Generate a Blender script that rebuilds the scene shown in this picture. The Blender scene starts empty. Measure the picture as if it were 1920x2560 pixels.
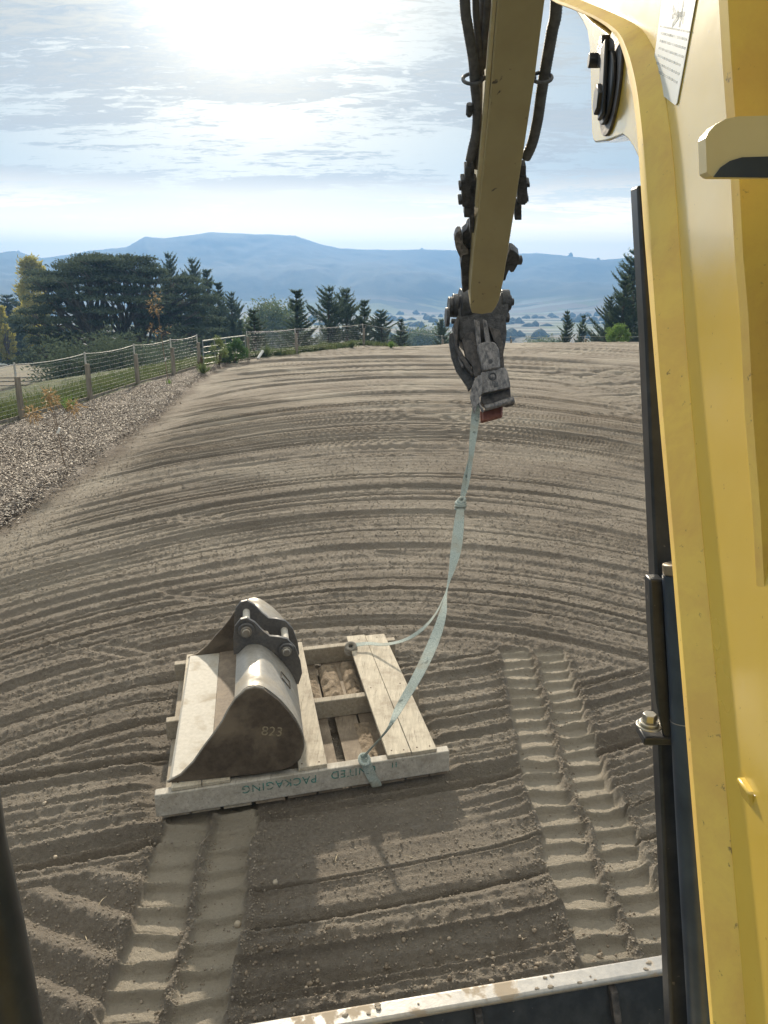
import bpy, bmesh, math, random
import numpy as np
from mathutils import Vector, Matrix
random.seed(7); rng = np.random.default_rng(7)
sc = bpy.context.scene
R = math.radians
# ------------------------------------------------------------------ camera
CAM_H, FPX, PITCH = 2.5, 1923.0, R(15.7)
cd = bpy.data.cameras.new("camera"); cam = bpy.data.objects.new("camera", cd); sc.collection.objects.link(cam)
cam.location = (0, 0, CAM_H); cam.rotation_euler = (R(90) - PITCH, 0, 0)
cd.sensor_fit = 'VERTICAL'; cd.sensor_height = 36; cd.lens = 36 * FPX / 2560
cd.clip_start = 0.02; cd.clip_end = 20000
sc.camera = cam
# ------------------------------------------------------------------ light and sky
SUN_EL, SUN_AZ = R(23), R(-9)          # azimuth measured from +Y towards +X
sun_dir = Vector((math.sin(SUN_AZ) * math.cos(SUN_EL), math.cos(SUN_AZ) * math.cos(SUN_EL), math.sin(SUN_EL)))
sl = bpy.data.lights.new("sun", 'SUN'); sl.energy = 4.5; sl.angle = R(1.6); sl.color = (1.0, 0.86, 0.66)
so = bpy.data.objects.new("sun", sl); sc.collection.objects.link(so)
so.rotation_euler = (-sun_dir).to_track_quat('-Z', 'Y').to_euler()
world = bpy.data.worlds.new("World"); sc.world = world; world.use_nodes = True
def build_world():
    nt = world.node_tree; nt.nodes.clear(); N = nt.nodes.new; L = nt.links.new
    def math_(op, a, b=None, clamp=False):
        n = N('ShaderNodeMath'); n.operation = op; n.use_clamp = clamp
        for i, v in enumerate((a, b)):
            if v is None: continue
            if isinstance(v, (int, float)): n.inputs[i].default_value = v
            else: L(v, n.inputs[i])
        return n.outputs[0]
    def ramp(v, lo, hi, a=0., b=1.):
        n = N('ShaderNodeMapRange'); n.interpolation_type = 'SMOOTHSTEP'
        L(v, n.inputs[0]); n.inputs[1].default_value = lo; n.inputs[2].default_value = hi
        n.inputs[3].default_value = a; n.inputs[4].default_value = b
        return n.outputs[0]
    def mix(f, a, b):
        n = N('ShaderNodeMix'); n.data_type = 'RGBA'
        if isinstance(f, float): n.inputs[0].default_value = f
        else: L(f, n.inputs[0])
        for i, v in ((6, a), (7, b)):
            if isinstance(v, tuple): n.inputs[i].default_value = (*v, 1)
            else: L(v, n.inputs[i])
        return n.outputs[2]
    tc = N('ShaderNodeTexCoord'); sep = N('ShaderNodeSeparateXYZ'); L(tc.outputs['Generated'], sep.inputs[0])
    z = math_('MAXIMUM', sep.outputs[2], 0.0)
    zd = math_('ADD', z, 0.10)
    px, py = math_('DIVIDE', sep.outputs[0], zd), math_('DIVIDE', sep.outputs[1], zd)
    cmb = N('ShaderNodeCombineXYZ'); L(px, cmb.inputs[0]); L(py, cmb.inputs[1])
    def noise(sx, sy, scale, detail, rough, dist=0., off=0.):
        m = N('ShaderNodeMapping'); m.inputs['Scale'].default_value = (sx, sy, 1); m.inputs['Location'].default_value = (off, off * .7, off)
        m.inputs['Rotation'].default_value = (0, 0, R(14))
        L(cmb.outputs[0], m.inputs[0])
        n = N('ShaderNodeTexNoise'); n.inputs['Scale'].default_value = scale; n.inputs['Detail'].default_value = detail
        n.inputs['Roughness'].default_value = rough; n.inputs['Distortion'].default_value = dist
        L(m.outputs[0], n.inputs[0]); return n.outputs[0]
    big = noise(.8, 1.5, .75, 3, .5, .4, 3.1)
    midn = noise(.7, 1.6, 2.4, 6, .62, .5, 9.7)
    fine = noise(.7, 1.9, 13, 8, .72, .9, 1.3)
    den = math_('ADD', math_('ADD', math_('MULTIPLY', big, .42), math_('MULTIPLY', midn, .46)), math_('MULTIPLY', fine, .42))
    cov = ramp(den, .585, .70)
    thick = ramp(math_('ADD', math_('MULTIPLY', fine, .55), math_('MULTIPLY', midn, .45)), .40, .60)
    # angle to the sun
    vd = N('ShaderNodeVectorMath'); vd.operation = 'DOT_PRODUCT'; L(tc.outputs['Generated'], vd.inputs[0]); vd.inputs[1].default_value = sun_dir
    cosang = vd.outputs['Value']
    glow = math_('POWER', math_('MAXIMUM', cosang, 0.0), 26.0)
    halo = math_('POWER', math_('MAXIMUM', cosang, 0.0), 160.0)
    front = ramp(cosang, -.6, .9)
    sky = N('ShaderNodeTexSky'); sky.sky_type = 'NISHITA'; sky.sun_disc = False; sky.sun_elevation = SUN_EL
    sky.sun_rotation = SUN_AZ; sky.dust_density = 1.2; sky.ozone_density = 1.6
    b1 = N('ShaderNodeBackground'); tint = N('ShaderNodeMix'); tint.data_type = 'RGBA'; tint.blend_type = 'MULTIPLY'; tint.inputs[0].default_value = 1; L(sky.outputs[0], tint.inputs[6]); tint.inputs[7].default_value = (.97, .96, .80, 1); L(tint.outputs[2], b1.inputs[0]); b1.inputs[1].default_value = .05
    # thin cloud: pale cream where thin, slightly grey-blue where thick, bright around the sun
    cc = mix(thick, (.58, .59, .56), (1.0, .88, .63))
    low = ramp(z, .09, .34)
    cc = mix(low, (1.0, .78, .45), cc)
    b2 = N('ShaderNodeBackground'); L(cc, b2.inputs[0])
    st = math_('ADD', math_('ADD', math_('MULTIPLY', front, .05), .365), math_('ADD', math_('MULTIPLY', glow, .16), math_('MULTIPLY', halo, 2.6)))
    st = math_('ADD', st, math_('MULTIPLY', ramp(z, .062, .15, 1, 0), math_('MULTIPLY', front, 2.5)))
    st = math_('ADD', st, ramp(z, .33, .70, 0, 1.05))  # extra brightness overhead, out of view, added as soft fill light
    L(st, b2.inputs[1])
    # haze towards the horizon covers the blue
    hz = ramp(z, .065, .15, .95, .0)
    fac = math_('MAXIMUM', cov, hz, True)
    fac = math_('MAXIMUM', fac, math_('MULTIPLY', halo, 1.0), True)
    fac = math_('MAXIMUM', math_('MULTIPLY', fac, .94), .38)
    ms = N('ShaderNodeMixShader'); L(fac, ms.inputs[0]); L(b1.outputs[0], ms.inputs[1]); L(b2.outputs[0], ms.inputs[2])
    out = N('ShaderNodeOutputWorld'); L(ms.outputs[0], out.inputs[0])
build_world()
sc.view_settings.view_transform = 'Standard'; sc.view_settings.look = 'None'; sc.view_settings.gamma = 1
sc.view_settings.use_curve_mapping = False; sc.view_settings.exposure = 0.88
sc.cycles.max_bounces = 5; sc.cycles.diffuse_bounces = 3; sc.cycles.glossy_bounces = 3
sc.cycles.transparent_max_bounces = 8; sc.cycles.volume_bounces = 0
# ------------------------------------------------------------------ helpers
def lin(c):
    return tuple(((v / 255) / 12.92 if v / 255 <= .04045 else ((v / 255 + .055) / 1.055) ** 2.4) for v in c)
class Mt:
    def __init__(s, name):
        s.m = bpy.data.materials.new(name); s.m.use_nodes = True; s.nt = s.m.node_tree; s.nt.nodes.clear()
        s.out = s.N('ShaderNodeOutputMaterial'); s.b = s.N('ShaderNodeBsdfPrincipled'); s.L(s.b.outputs[0], s.out.inputs[0])
        s.tc = s.N('ShaderNodeTexCoord')
    def N(s, t): return s.nt.nodes.new(t)
    def L(s, a, b): s.nt.links.new(a, b)
    def noise(s, scale, detail=4, rough=.6, dist=0, stretch=(1, 1, 1), coord='Object'):
        mp = s.N('ShaderNodeMapping'); mp.inputs['Scale'].default_value = stretch; s.L(s.tc.outputs[coord], mp.inputs[0])
        n = s.N('ShaderNodeTexNoise'); n.inputs['Scale'].default_value = scale; n.inputs['Detail'].default_value = detail
        n.inputs['Roughness'].default_value = rough; n.inputs['Distortion'].default_value = dist; s.L(mp.outputs[0], n.inputs[0]); return n.outputs[0]
    def rng(s, v, lo, hi, a=0., b=1.):
        n = s.N('ShaderNodeMapRange'); s.L(v, n.inputs[0]); n.inputs[1].default_value = lo; n.inputs[2].default_value = hi
        n.inputs[3].default_value = a; n.inputs[4].default_value = b; return n.outputs[0]
    def mix(s, f, a, b, mode='MIX'):
        n = s.N('ShaderNodeMix'); n.data_type = 'RGBA'; n.blend_type = mode
        if isinstance(f, (int, float)): n.inputs[0].default_value = f
        else: s.L(f, n.inputs[0])
        for i, v in ((6, a), (7, b)):
            if isinstance(v, tuple): n.inputs[i].default_value = (*v, 1)
            else: s.L(v, n.inputs[i])
        return n.outputs[2]
    def bump(s, h, st=.5, d=.01):
        n = s.N('ShaderNodeBump'); n.inputs['Strength'].default_value = st; n.inputs['Distance'].default_value = d
        s.L(h, n.inputs['Height']); s.L(n.outputs[0], s.b.inputs['Normal']); return n
    def set(s, col=None, rough=None, metal=None, **k):
        for key, v in (('Base Color', col), ('Roughness', rough), ('Metallic', metal), *k.items()):
            if v is None: continue
            i = s.b.inputs[key]
            if isinstance(v, tuple): i.default_value = (*v, 1)
            elif isinstance(v, (int, float)): i.default_value = v
            else: s.L(v, i)
        return s
def simple(name, c1, c2, rough=.7, metal=0, scale=8, bump=.3, bd=.004, lo=.35, hi=.65, stretch=(1, 1, 1), detail=5, coord='Object', **k):
    m = Mt(name); n = m.noise(scale, detail, .6, 0, stretch, coord)
    m.set(m.mix(m.rng(n, lo, hi), c1, c2), rough, metal, **k)
    if bump: m.bump(m.noise(scale * 4, 5, .65, 0, stretch, coord), bump, bd)
    return m.m
def tag(o, label=None, cat=None, group=None, kind=None):
    if label: o['label'] = label
    if cat: o['category'] = cat
    if group: o['group'] = group
    if kind: o['kind'] = kind
    return o
def link(name, me, mat=None, parent=None, smooth=False):
    o = bpy.data.objects.new(name, me); sc.collection.objects.link(o)
    if mat: me.materials.append(mat)
    if parent: o.parent = parent
    if smooth: me.polygons.foreach_set('use_smooth', [True] * len(me.polygons))
    return o
def empty(name, loc=(0, 0, 0), rz=0):
    o = bpy.data.objects.new(name, None); sc.collection.objects.link(o); o.location = loc; o.rotation_euler = (0, 0, rz); o.empty_display_size = .1; return o
def npmesh(name, V, F):
    """V (n,3) array, F (m,k) array all same k"""
    me = bpy.data.meshes.new(name); V = np.ascontiguousarray(V, dtype=np.float32); F = np.ascontiguousarray(F, dtype=np.int32)
    k = F.shape[1]; me.vertices.add(len(V)); me.vertices.foreach_set('co', V.ravel())
    me.loops.add(F.size); me.loops.foreach_set('vertex_index', F.ravel())
    me.polygons.add(len(F)); me.polygons.foreach_set('loop_start', np.arange(0, F.size, k, dtype=np.int32))
    me.update(calc_edges=True); return me
class MB:
    """collects shapes into one mesh"""
    def __init__(s): s.bm = bmesh.new()
    def box(s, c, size, rot=None):
        M = Matrix.Translation(c) @ (rot.to_4x4() if rot else Matrix.Identity(4)) @ Matrix.Diagonal((*size, 1))
        bmesh.ops.create_cube(s.bm, size=1, matrix=M); return s
    def bar(s, a, b, w, h, up=(0, 0, 1), ext=0):
        a, b = Vector(a), Vector(b); d = (b - a).normalized(); up = Vector(up); x = d.cross(up).normalized(); z = x.cross(d)
        M = Matrix((x, d, z)).transposed()
        return s.box((a + b) / 2, (w, (b - a).length + ext, h), M)
    def prism(s, pts, ext):
        """polygon of 3D points extruded by vector ext"""
        ext = Vector(ext); v0 = [s.bm.verts.new(p) for p in pts]; v1 = [s.bm.verts.new(Vector(p) + ext) for p in pts]
        n = len(pts); s.bm.faces.new(v0); s.bm.faces.new(v1[::-1])
        for i in range(n): s.bm.faces.new((v0[i], v1[i], v1[(i + 1) % n], v0[(i + 1) % n]))
        return s
    def tube(s, pts, rad, seg=10, caps=True, close=False):
        pts = [Vector(p) for p in pts]; n = len(pts); rad = rad if isinstance(rad, (list, tuple)) else [rad] * n
        rings = []; prev = None
        for i, p in enumerate(pts):
            if close: d = pts[(i + 1) % n] - pts[i - 1]
            else: d = pts[min(i + 1, n - 1)] - pts[max(i - 1, 0)]
            d.normalize()
            if prev is None: x = d.orthogonal().normalized()
            else: x = (prev - d * prev.dot(d)).normalized()
            prev = x; y = d.cross(x)
            rings.append([s.bm.verts.new(p + (x * math.cos(2 * math.pi * k / seg) + y * math.sin(2 * math.pi * k / seg)) * rad[i]) for k in range(seg)])
        rr = rings + [rings[0]] if close else rings
        for A, B in zip(rr, rr[1:]):
            for k in range(seg): s.bm.faces.new((A[k], A[(k + 1) % seg], B[(k + 1) % seg], B[k]))
        if caps and not close: s.bm.faces.new(rings[0][::-1]); s.bm.faces.new(rings[-1])
        return s
    def cyl(s, a, b, r, seg=20, r2=None): return s.tube([a, b], [r, r if r2 is None else r2], seg)
    def blob(s, c, r, sub=1, jit=.15, sc_=(1, 1, 1)):
        res = bmesh.ops.create_icosphere(s.bm, subdivisions=sub, radius=1, matrix=Matrix.Identity(4))
        for v in res['verts']:
            v.co = Vector(c) + Vector((v.co.x * sc_[0], v.co.y * sc_[1], v.co.z * sc_[2])) * r * (1 + random.uniform(-jit, jit))
        return s
    def build(s, name, mat, parent=None, bevel=0, smooth=False, seg=2):
        bmesh.ops.recalc_face_normals(s.bm, faces=s.bm.faces[:])
        me = bpy.data.meshes.new(name); s.bm.to_mesh(me); s.bm.free()
        o = link(name, me, mat, parent, smooth)
        if bevel:
            m = o.modifiers.new('bevel', 'BEVEL'); m.width = bevel; m.segments = seg; m.limit_method = 'ANGLE'; m.angle_limit = R(35)
        if smooth or bevel:
            me.polygons.foreach_set('use_smooth', [True] * len(me.polygons)); me.set_sharp_from_angle(angle=R(38))
        return o
def spline(P, n=8, close=False):
    """catmull-rom through the points"""
    P = [Vector(p) for p in P]; out = []; m = len(P)
    for i in range(m if close else m - 1):
        if close: a, b, c, d = P[i - 1], P[i], P[(i + 1) % m], P[(i + 2) % m]
        else: a, b, c, d = P[max(i - 1, 0)], P[i], P[i + 1], P[min(i + 2, m - 1)]
        for k in range(n):
            t = k / n; out.append(.5 * ((2 * b) + (c - a) * t + (2 * a - 5 * b + 4 * c - d) * t * t + (3 * b - a - 3 * c + d) * t ** 3))
    if not close: out.append(P[-1])
    return out
# surveying helpers: a direction seen from the operator's seat, cut with a real plane or a real distance
EYE = Vector((0, 0, CAM_H))
def ray(u, v):
    a = (u - 960) / FPX; b = (1280 - v) / FPX
    return Vector((a, math.cos(PITCH) + b * math.sin(PITCH), -math.sin(PITCH) + b * math.cos(PITCH)))
def onplane(u, v, P, n):
    r = ray(u, v); return EYE + r * ((Vector(P) - EYE).dot(n) / r.dot(n))
def aty(u, v, y): r = ray(u, v); return EYE + r * (y / r.y)
def atz(u, v, z=0.): r = ray(u, v); return EYE + r * ((z - CAM_H) / r.z)
K = 2560 / 2212
def sstep(x, a, b):
    t = np.clip((x - a) / (b - a), 0, 1); return t * t * (3 - 2 * t)
def vnoise(x, y, seed=0):
    """value noise, -1..1"""
    xi = np.floor(x).astype(np.int64); yi = np.floor(y).astype(np.int64); fx = x - xi; fy = y - yi
    fx = fx * fx * (3 - 2 * fx); fy = fy * fy * (3 - 2 * fy)
    def h(a, b):
        n = (a * 374761393 + b * 668265263 + seed * 974634777) & 0x7fffffff
        n = ((n ^ (n >> 13)) * 1274126177) & 0x7fffffff
        return ((n ^ (n >> 16)) & 0xffff) / 32767.5 - 1
    return (h(xi, yi) * (1 - fx) + h(xi + 1, yi) * fx) * (1 - fy) + (h(xi, yi + 1) * (1 - fx) + h(xi + 1, yi + 1) * fx) * fy
def fbm(x, y, seed=0, o=4):
    s = 0; a = .5
    for i in range(o): s = s + a * vnoise(x * 2 ** i, y * 2 ** i, seed + i * 17); a *= .5
    return s
# ------------------------------------------------------------------ the lie of the land
FENCE = [(-8.1, 9.5), (-7.9, 12.7), (-7.54, 15.96), (-7.25, 19.04), (-7.11, 22.4), (-6.81, 25.2), (-6.62, 28.0), (-5.62, 32.5), (-3.95, 35.4), (-1.07, 41.5), (3.4, 45.6), (7.6, 47.0), (12.2, 47.6), (17.0, 48.0), (24, 47.5)]
fx_ = np.array([p[0] for p in FENCE]); fy_ = np.array([p[1] for p in FENCE])
def fence_x(y): return np.interp(y, [-50] + list(fy_[:10]), [-8.6] + list(fx_[:10]))
def fence_y(x): return np.interp(x, list(fx_[7:]), list(fy_[7:]))
def soil_x(y):      # left edge of the combed soil
    return np.interp(y, [0, 8.6, 10.6, 13.7, 16.5, 20.5, 25, 30, 34], [-4.6, -4.5, -4.6, -4.85, -5.0, -5.5, -6.05, -6.3, -5.3])
def out_dist(x, y):  # distance outside the fence line, positive outside
    return np.maximum(fence_x(y) - x, (y - fence_y(x)) * .8)
def land(x, y):
    d = np.maximum(out_dist(x, y), 0)
    z = -5.2 * sstep(d, .6, 24) - 1.2 * sstep(d, 30, 60)
    right = sstep(x, -8, 6); z = z + right * (-2.2 * sstep(d, 4, 30))
    r = np.hypot(x, y); z = z - 19 * sstep(r, 95, 330)
    z = z - .95 * sstep(y - fence_y(x), -3.6, .2) * sstep(x, -1.5, 5) * (d < 30) 
    z = z + .25 * fbm(x / 9, y / 9, 5) * sstep(d, 1, 8)
    return z
# ------------------------------------------------------------------ terrain sheet: valley and hills to the horizon
RIDGE = [(-400, 590), (0, 640), (46, 636), (110, 650), (197, 640), (231, 634), (324, 625), (370, 602), (417, 606), (509, 592), (532, 588), (648, 593), (741, 597), (810, 619), (856, 627), (960, 625), (1042, 623), (1140, 623), (1273, 633), (1337, 631), (1423, 639), (1504, 646), (1574, 639), (1750, 625), (2000, 640), (2600, 600)]
RD = 2600.
raz = [math.atan2(ray(u, 700).x, ray(u, 700).y) for u, v in RIDGE]
rh = [CAM_H + RD * ray(u, v).z / math.hypot(ray(u, v).x, ray(u, v).y) for u, v in RIDGE]
def hills(az, r):
    H = np.interp(az, raz, rh) + 25
    rr = r + 120 * vnoise(az * 9, az * 0, 3)
    foot = 1350 + 180 * vnoise(az * 6 + 4, az * 0, 8)
    t = np.clip((rr - foot) / (RD - foot), 0, 1)
    prof = .35 * sstep(t, 0, .35) + .65 * sstep(t, .25, 1)
    z = H * prof * (r <= RD + 1) + H * (r > RD + 1) * np.clip(1 - (r - RD) / 2500, .35, 1)
    sp = sstep(t, .02, .3) * (1 - sstep(t, .8, 1))
    z = z + sp * (14 * fbm(az * 16, r / 320, 12) + 3 * fbm(az * 90, r / 90, 15))
    # nearer wooded spur in the middle
    spur = np.exp(-((az - .03) / .17) ** 2) * np.exp(-((r - 1750) / 230.) ** 2)
    return z + 16 * spur * (1 + .25 * vnoise(az * 40, r / 300, 4))
naz = 520
az = np.concatenate([np.linspace(-math.pi, -.62, 110)[:-1], np.linspace(-.62, .62, naz), np.linspace(.62, math.pi, 110)[1:]])
rad = np.concatenate([np.geomspace(2, 60, 50)[:-1], np.geomspace(60, 1300, 120)[:-1], np.linspace(1300, RD, 130)[:-1], [RD, RD + 60, RD + 300, 3400]])
A, Rr = np.meshgrid(az, rad); X = Rr * np.sin(A); Y = Rr * np.cos(A)
Z = land(X, Y) + hills(A, Rr); Z = Z - .45 * (1 - sstep(Rr, 50, 54))
Z = Z + 1.2 * fbm(X / 60, Y / 60, 31) * sstep(Rr, 150, 500)
def grid_faces(nr, nc):
    i = np.arange(nr - 1)[:, None] * nc + np.arange(nc - 1)[None, :]; i = i.ravel()
    return np.stack([i, i + 1, i + nc + 1, i + nc], 1)
me = npmesh('terrain', np.stack([X, Y, Z], -1).reshape(-1, 3), grid_faces(*X.shape))
m = Mt('pasture_and_forest')
sep = m.N('ShaderNodeSeparateXYZ'); m.L(m.tc.outputs['Object'], sep.inputs[0])
field = m.noise(.012, 3, .5, 0, (1, .35, 1)); fn = m.noise(.3, 6, .7)
dry = m.mix(m.rng(fn, .35, .65), (.10, .135, .045), (.17, .185, .07))
soil = m.mix(m.rng(fn, .4, .6), (.20, .155, .12), (.15, .14, .09))
c = m.mix(m.rng(field, .44, .47), dry, soil)
strip = m.noise(.004, 4, .6, 0, (1, 3.0, 1)); c = m.mix(m.rng(strip, .52, .55), c, (.035, .055, .03))
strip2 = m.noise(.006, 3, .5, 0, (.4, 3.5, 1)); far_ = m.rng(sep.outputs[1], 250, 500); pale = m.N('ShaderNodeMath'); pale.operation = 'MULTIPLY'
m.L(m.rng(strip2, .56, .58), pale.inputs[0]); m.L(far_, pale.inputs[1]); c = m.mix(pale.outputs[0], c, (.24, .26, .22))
hillm = m.rng(sep.outputs[2], -12, 5); forest = m.noise(.006, 5, .6, .4)
hc = m.mix(m.rng(forest, .40, .60), (.036, .056, .032), m.mix(m.rng(m.noise(.08, 4, .7), .4, .6), (.015, .03, .02), (.035, .055, .03)))
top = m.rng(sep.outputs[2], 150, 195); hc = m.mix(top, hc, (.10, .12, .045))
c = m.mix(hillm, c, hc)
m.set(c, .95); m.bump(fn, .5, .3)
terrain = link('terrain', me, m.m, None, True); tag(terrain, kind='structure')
# ------------------------------------------------------------------ combed arena soil: fine mesh
def track_mask(x, y, path, w, y0, y1):
    py = np.array([p[1] for p in path]); px_ = np.array([p[0] for p in path]); o = np.argsort(py)
    cx = np.interp(y, py[o], px_[o]); s = (x - cx) / (w / 2)
    s = s + .07 * vnoise(x * 0, y * 5, 61) + .03 * vnoise(x * 0, y * 22, 62)
    k = sstep(1.07 - np.abs(s), 0, .13) * sstep(y, y0, y0 + .05) * (1 - sstep(y, y1 - .06, y1)); return s, k
TR = [((.99, 1.0), (1.0, 2.4), (.985, 3.0), (.99, 3.78), (1.085, 5.2), (1.1, 5.6)), ((-.80, .8), (-.80, 2.2), (-.82, 2.7), (-.864, 3.2), (-.9, 5))]
def ridged(u, s, lam, seed):
    n = vnoise(u / lam, s / (lam * 34), seed); return 1 - 2 * np.abs(n)
def arena_z(x, y):
    # families of drag lines
    yy = np.maximum(y, 2.)
    xc = np.interp(yy, [2, 6, 22, 45], [0, .1, 1.2, 3.]); Rp = np.interp(yy, [2, 20, 28, 45], [2.75, 3.1, 6.5, 14])
    dx = x - xc; wob = .10 * vnoise(x / 1.9, y / 2.3, 21) + .25 * vnoise(x / 7, y / 6, 22) * sstep(y, 5, 12)
    u1 = y + dx * dx / (2 * Rp) + wob
    u2 = y - np.interp(x, [-3, -1, -.6, .5, 1.0, 3], [-.95, -.35, -.20, .12, .30, 1.3]) * np.interp(y, [2, 3, 5], [.55, 1, 1.]) + wob * .6
    b = sstep(y + .25 * vnoise(x * 1.2, y * .7, 23) + .10 * x - .35 * sstep(x, -1.0, -2.2), 4.95, 5.15)
    b = np.where(x < -.9, np.maximum(b, sstep(y - (3.55 + .45 * (x + 2.2)), 0, .18)), b)
    # small corner family, lower left
    u3 = y + .46 * x + .05 * vnoise(x * 2, y * 2, 29)
    c3 = sstep(-.95 - x, 0, .1) * (1 - sstep(y, 2.92 + .42 * (x + 1.1), 2.98 + .42 * (x + 1.1)))
    # swirl lines far right
    u4 = y * 1.0 - .33 * x + .6 * vnoise(x / 6, y / 6, 41); sw = sstep(x, 4, 7) * (1 - sstep(y, 24, 30)) * sstep(y, 14, 17)
    def lines(u, s, k):
        ph = .9 * vnoise(u / .9, s / 9, k + 3); nr = 1 - sstep(y, 7, 13); mr = (1 - sstep(y, 15, 23)) * (1 + 1.0 * sstep(y, 7, 12)); fr = 1 - .3 * sstep(y, 28, 40)
        def rz(lam, st, q): return 1 - 2 * np.abs(vnoise(u / lam, s / st, k + q))
        g = np.sin(u * 2 * math.pi / .122 + 2.2 * ph) * .0045 * nr + np.sin(u * 2 * math.pi / .205 + 1.0 + 3 * ph) * .0065 * mr
        g = g + rz(.34, 14, 0) * .007 * mr + rz(.15, 7, 1) * .004 * nr
        g = g + mr * (-.050 * np.maximum(rz(.26, 18, 21) - .66, 0) / .34 + .017 * np.maximum(rz(.19, 12, 22) - .6, 0) / .4)
        gv = vnoise(u / .30, s / 18, k + 5); g = g - .026 * sstep(gv, .46, .62)
        fy = sstep(y, 7, 13); g = g + fy * fr * (rz(.7, 30, 9) * .014 - .080 * np.maximum(rz(.50, 24, 10) - .6, 0) / .4 + .034 * np.maximum(rz(.40, 20, 12) - .6, 0) / .4) - sstep(y, 15, 25) * .12 * np.maximum(rz(1.05, 40, 15) - .6, 0) / .4
        return g
    z1 = lines(u1, x, 100); z2 = lines(u2 * 1.55, x * 1.3, 120) * 1.05
    z3 = np.sin(u3 * 2 * math.pi / .205) * .017 + ridged(u3, x, .12, 140) * .005
    z4 = lines(u4, x, 160)
    z = z2 * (1 - b) + z1 * b
    z = z * (1 - .5 * sw) + z4 * sw * .9
    ampl = .92 + .42 * vnoise(x / 2.6, y / .7, 51) + .12 * vnoise(x / .3, y / .2, 52); z = z * np.clip(ampl, .25, 1.4)
    z = z * (1 - c3) + z3 * c3
    z = z * np.interp(y, [2, 4.5, 7, 14, 45], [1.5, 1.25, 1.05, 1.2, 1.5])
    # worn strip beside the mulch
    e = x - soil_x(y); worn = (1 - sstep(e, .35, 1.3)); z = z * (1 - .8 * worn) + worn * (.012 * vnoise(x * 3, y * 1.2, 71) - .02)
    # loose grains and crumbs
    nf = 1 - .6 * sstep(y, 5, 12)
    z = z + nf * (.0036 * vnoise(x / .043, y / .043, 81) + .0052 * vnoise(x / .019, y / .019, 82)) + .012 * np.maximum(vnoise(x / .07, y / .07, 83) - .45, 0) + .006 * vnoise(x / .6, y / .4, 84)
    # prints of a lugged tyre crossing here and there
    for (tx, ty, hw, hh) in ((.95, 5.75, .28, .09), (-2.2, 8.6, .35, .18), (-1.7, 6.25, .3, .13), (.15, 7.35, .3, .1), (1.1, 7.4, .3, .07), (-1.95, 5.15, .25, .12), (2.5, 8.8, .4, .2)):
        mk = np.exp(-(((x - tx) / hw) ** 4 + ((y - ty) / hh) ** 4)); z = z * (1 - .8 * mk) + mk * (-.018 + .010 * np.sin((y + .25 * x) * 2 * math.pi / .12))
    # crawler track prints
    for q, path in enumerate(TR):
        s, kk = track_mask(x, y, path, .45, 0.5, 5.22 if q == 0 else 3.7)
        side = (s > 0).astype(float); ph = y / .136 + .45 * side + (.20 * (1 - 2 * side) * s) * (1 if q else .6) + .35 * np.abs(s) ** 2 * (.5 - side) + .10 * vnoise(x * 9, y * 9, 90 + q)
        f = ph - np.floor(ph)
        hr = .035 * (1 + .35 * vnoise(x * 5, y * 7, 95)); rib = np.where(f < .70, -.004 - .010 * (f / .70), -.014 + hr * np.minimum(np.clip((f - .70) / .12, 0, 1), np.clip((1 - f) / .18, 0, 1)) ** .8) + .010 * np.maximum(vnoise(x / .05, y / .04, 96), 0) * (f > .6)
        seam = np.exp(-((s - .03) / .085) ** 2); sd = .012 * vnoise(x / .03, y / .03, 93) + .012 * (vnoise(x * 0, y / .08, 94) > 0)
        tz = -.032 + rib * (1 - .85 * seam) + seam * (.026 + 1.4 * sd) + .0016 * vnoise(x / .02, y / .02, 97) + .006 * vnoise(x / .15, y / .15, 98)
        berm = np.exp(-((np.abs(s) - 1.12) / .10) ** 2) * sstep(y, .5, .6) * (1 - sstep(y, 5.2 if q == 0 else 3.7, 5.3 if q == 0 else 3.8))
        z = z * (1 - kk) + tz * kk + berm * .012 * (1 + vnoise(x * 14, y * 14, 99))
    # scraped, crumbly patch in front of the pallet
    sm = np.exp(-(((x - .1) / .62) ** 6 + ((y - 3.12) / .34) ** 4)); z = z * (1 - .75 * sm) - .008 * sm
    # settled flat under the pallet
    e1 = Vector((.968, .252)); px_ = (x + 1.112) * .968 + (y - 3.243) * .252; pw = -(x + 1.112) * .252 + (y - 3.243) * .968
    inp = sstep(px_, -.12, .0) * (1 - sstep(px_, 1.52, 1.62)) * sstep(pw, -.03, .03) * (1 - sstep(pw, 1.5, 1.62))
    z = z * (1 - inp) + (np.minimum(z, .0) - .012) * inp
    return z
NC, NR = 900, 1500
azf = np.linspace(-.80, .80, NC); tq = np.linspace(0, 1, NR); pw_ = .30
rf = (1.35 ** -pw_ + tq * (53.5 ** -pw_ - 1.35 ** -pw_)) ** (-1 / pw_)
A, Rr = np.meshgrid(azf, rf); X = Rr * np.sin(A); Y = Rr * np.cos(A)
e = X - soil_x(Y) + .18 * vnoise(X * 1.1, Y * 1.1, 33) + .07 * vnoise(X * 6, Y * 6, 34)
inside = sstep(e, -.05, .25); az_ = arena_z(X, Y)
beyond = sstep(out_dist(X, Y), -.22, .02)
chipz = .02 + .018 * vnoise(X / .09, Y / .09, 35) + .05 * vnoise(X / .7, Y / .7, 36)
Z = land(X, Y) + inside * az_ * (1 - beyond) + (1 - inside) * chipz + .03 * fbm(X / .3, Y / .3, 39) * beyond
me = npmesh('ground', np.stack([X, Y, Z], -1).reshape(-1, 3), grid_faces(*X.shape))
at = me.attributes.new('zone', 'FLOAT_COLOR', 'POINT')
packed = np.zeros_like(X)
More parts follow.
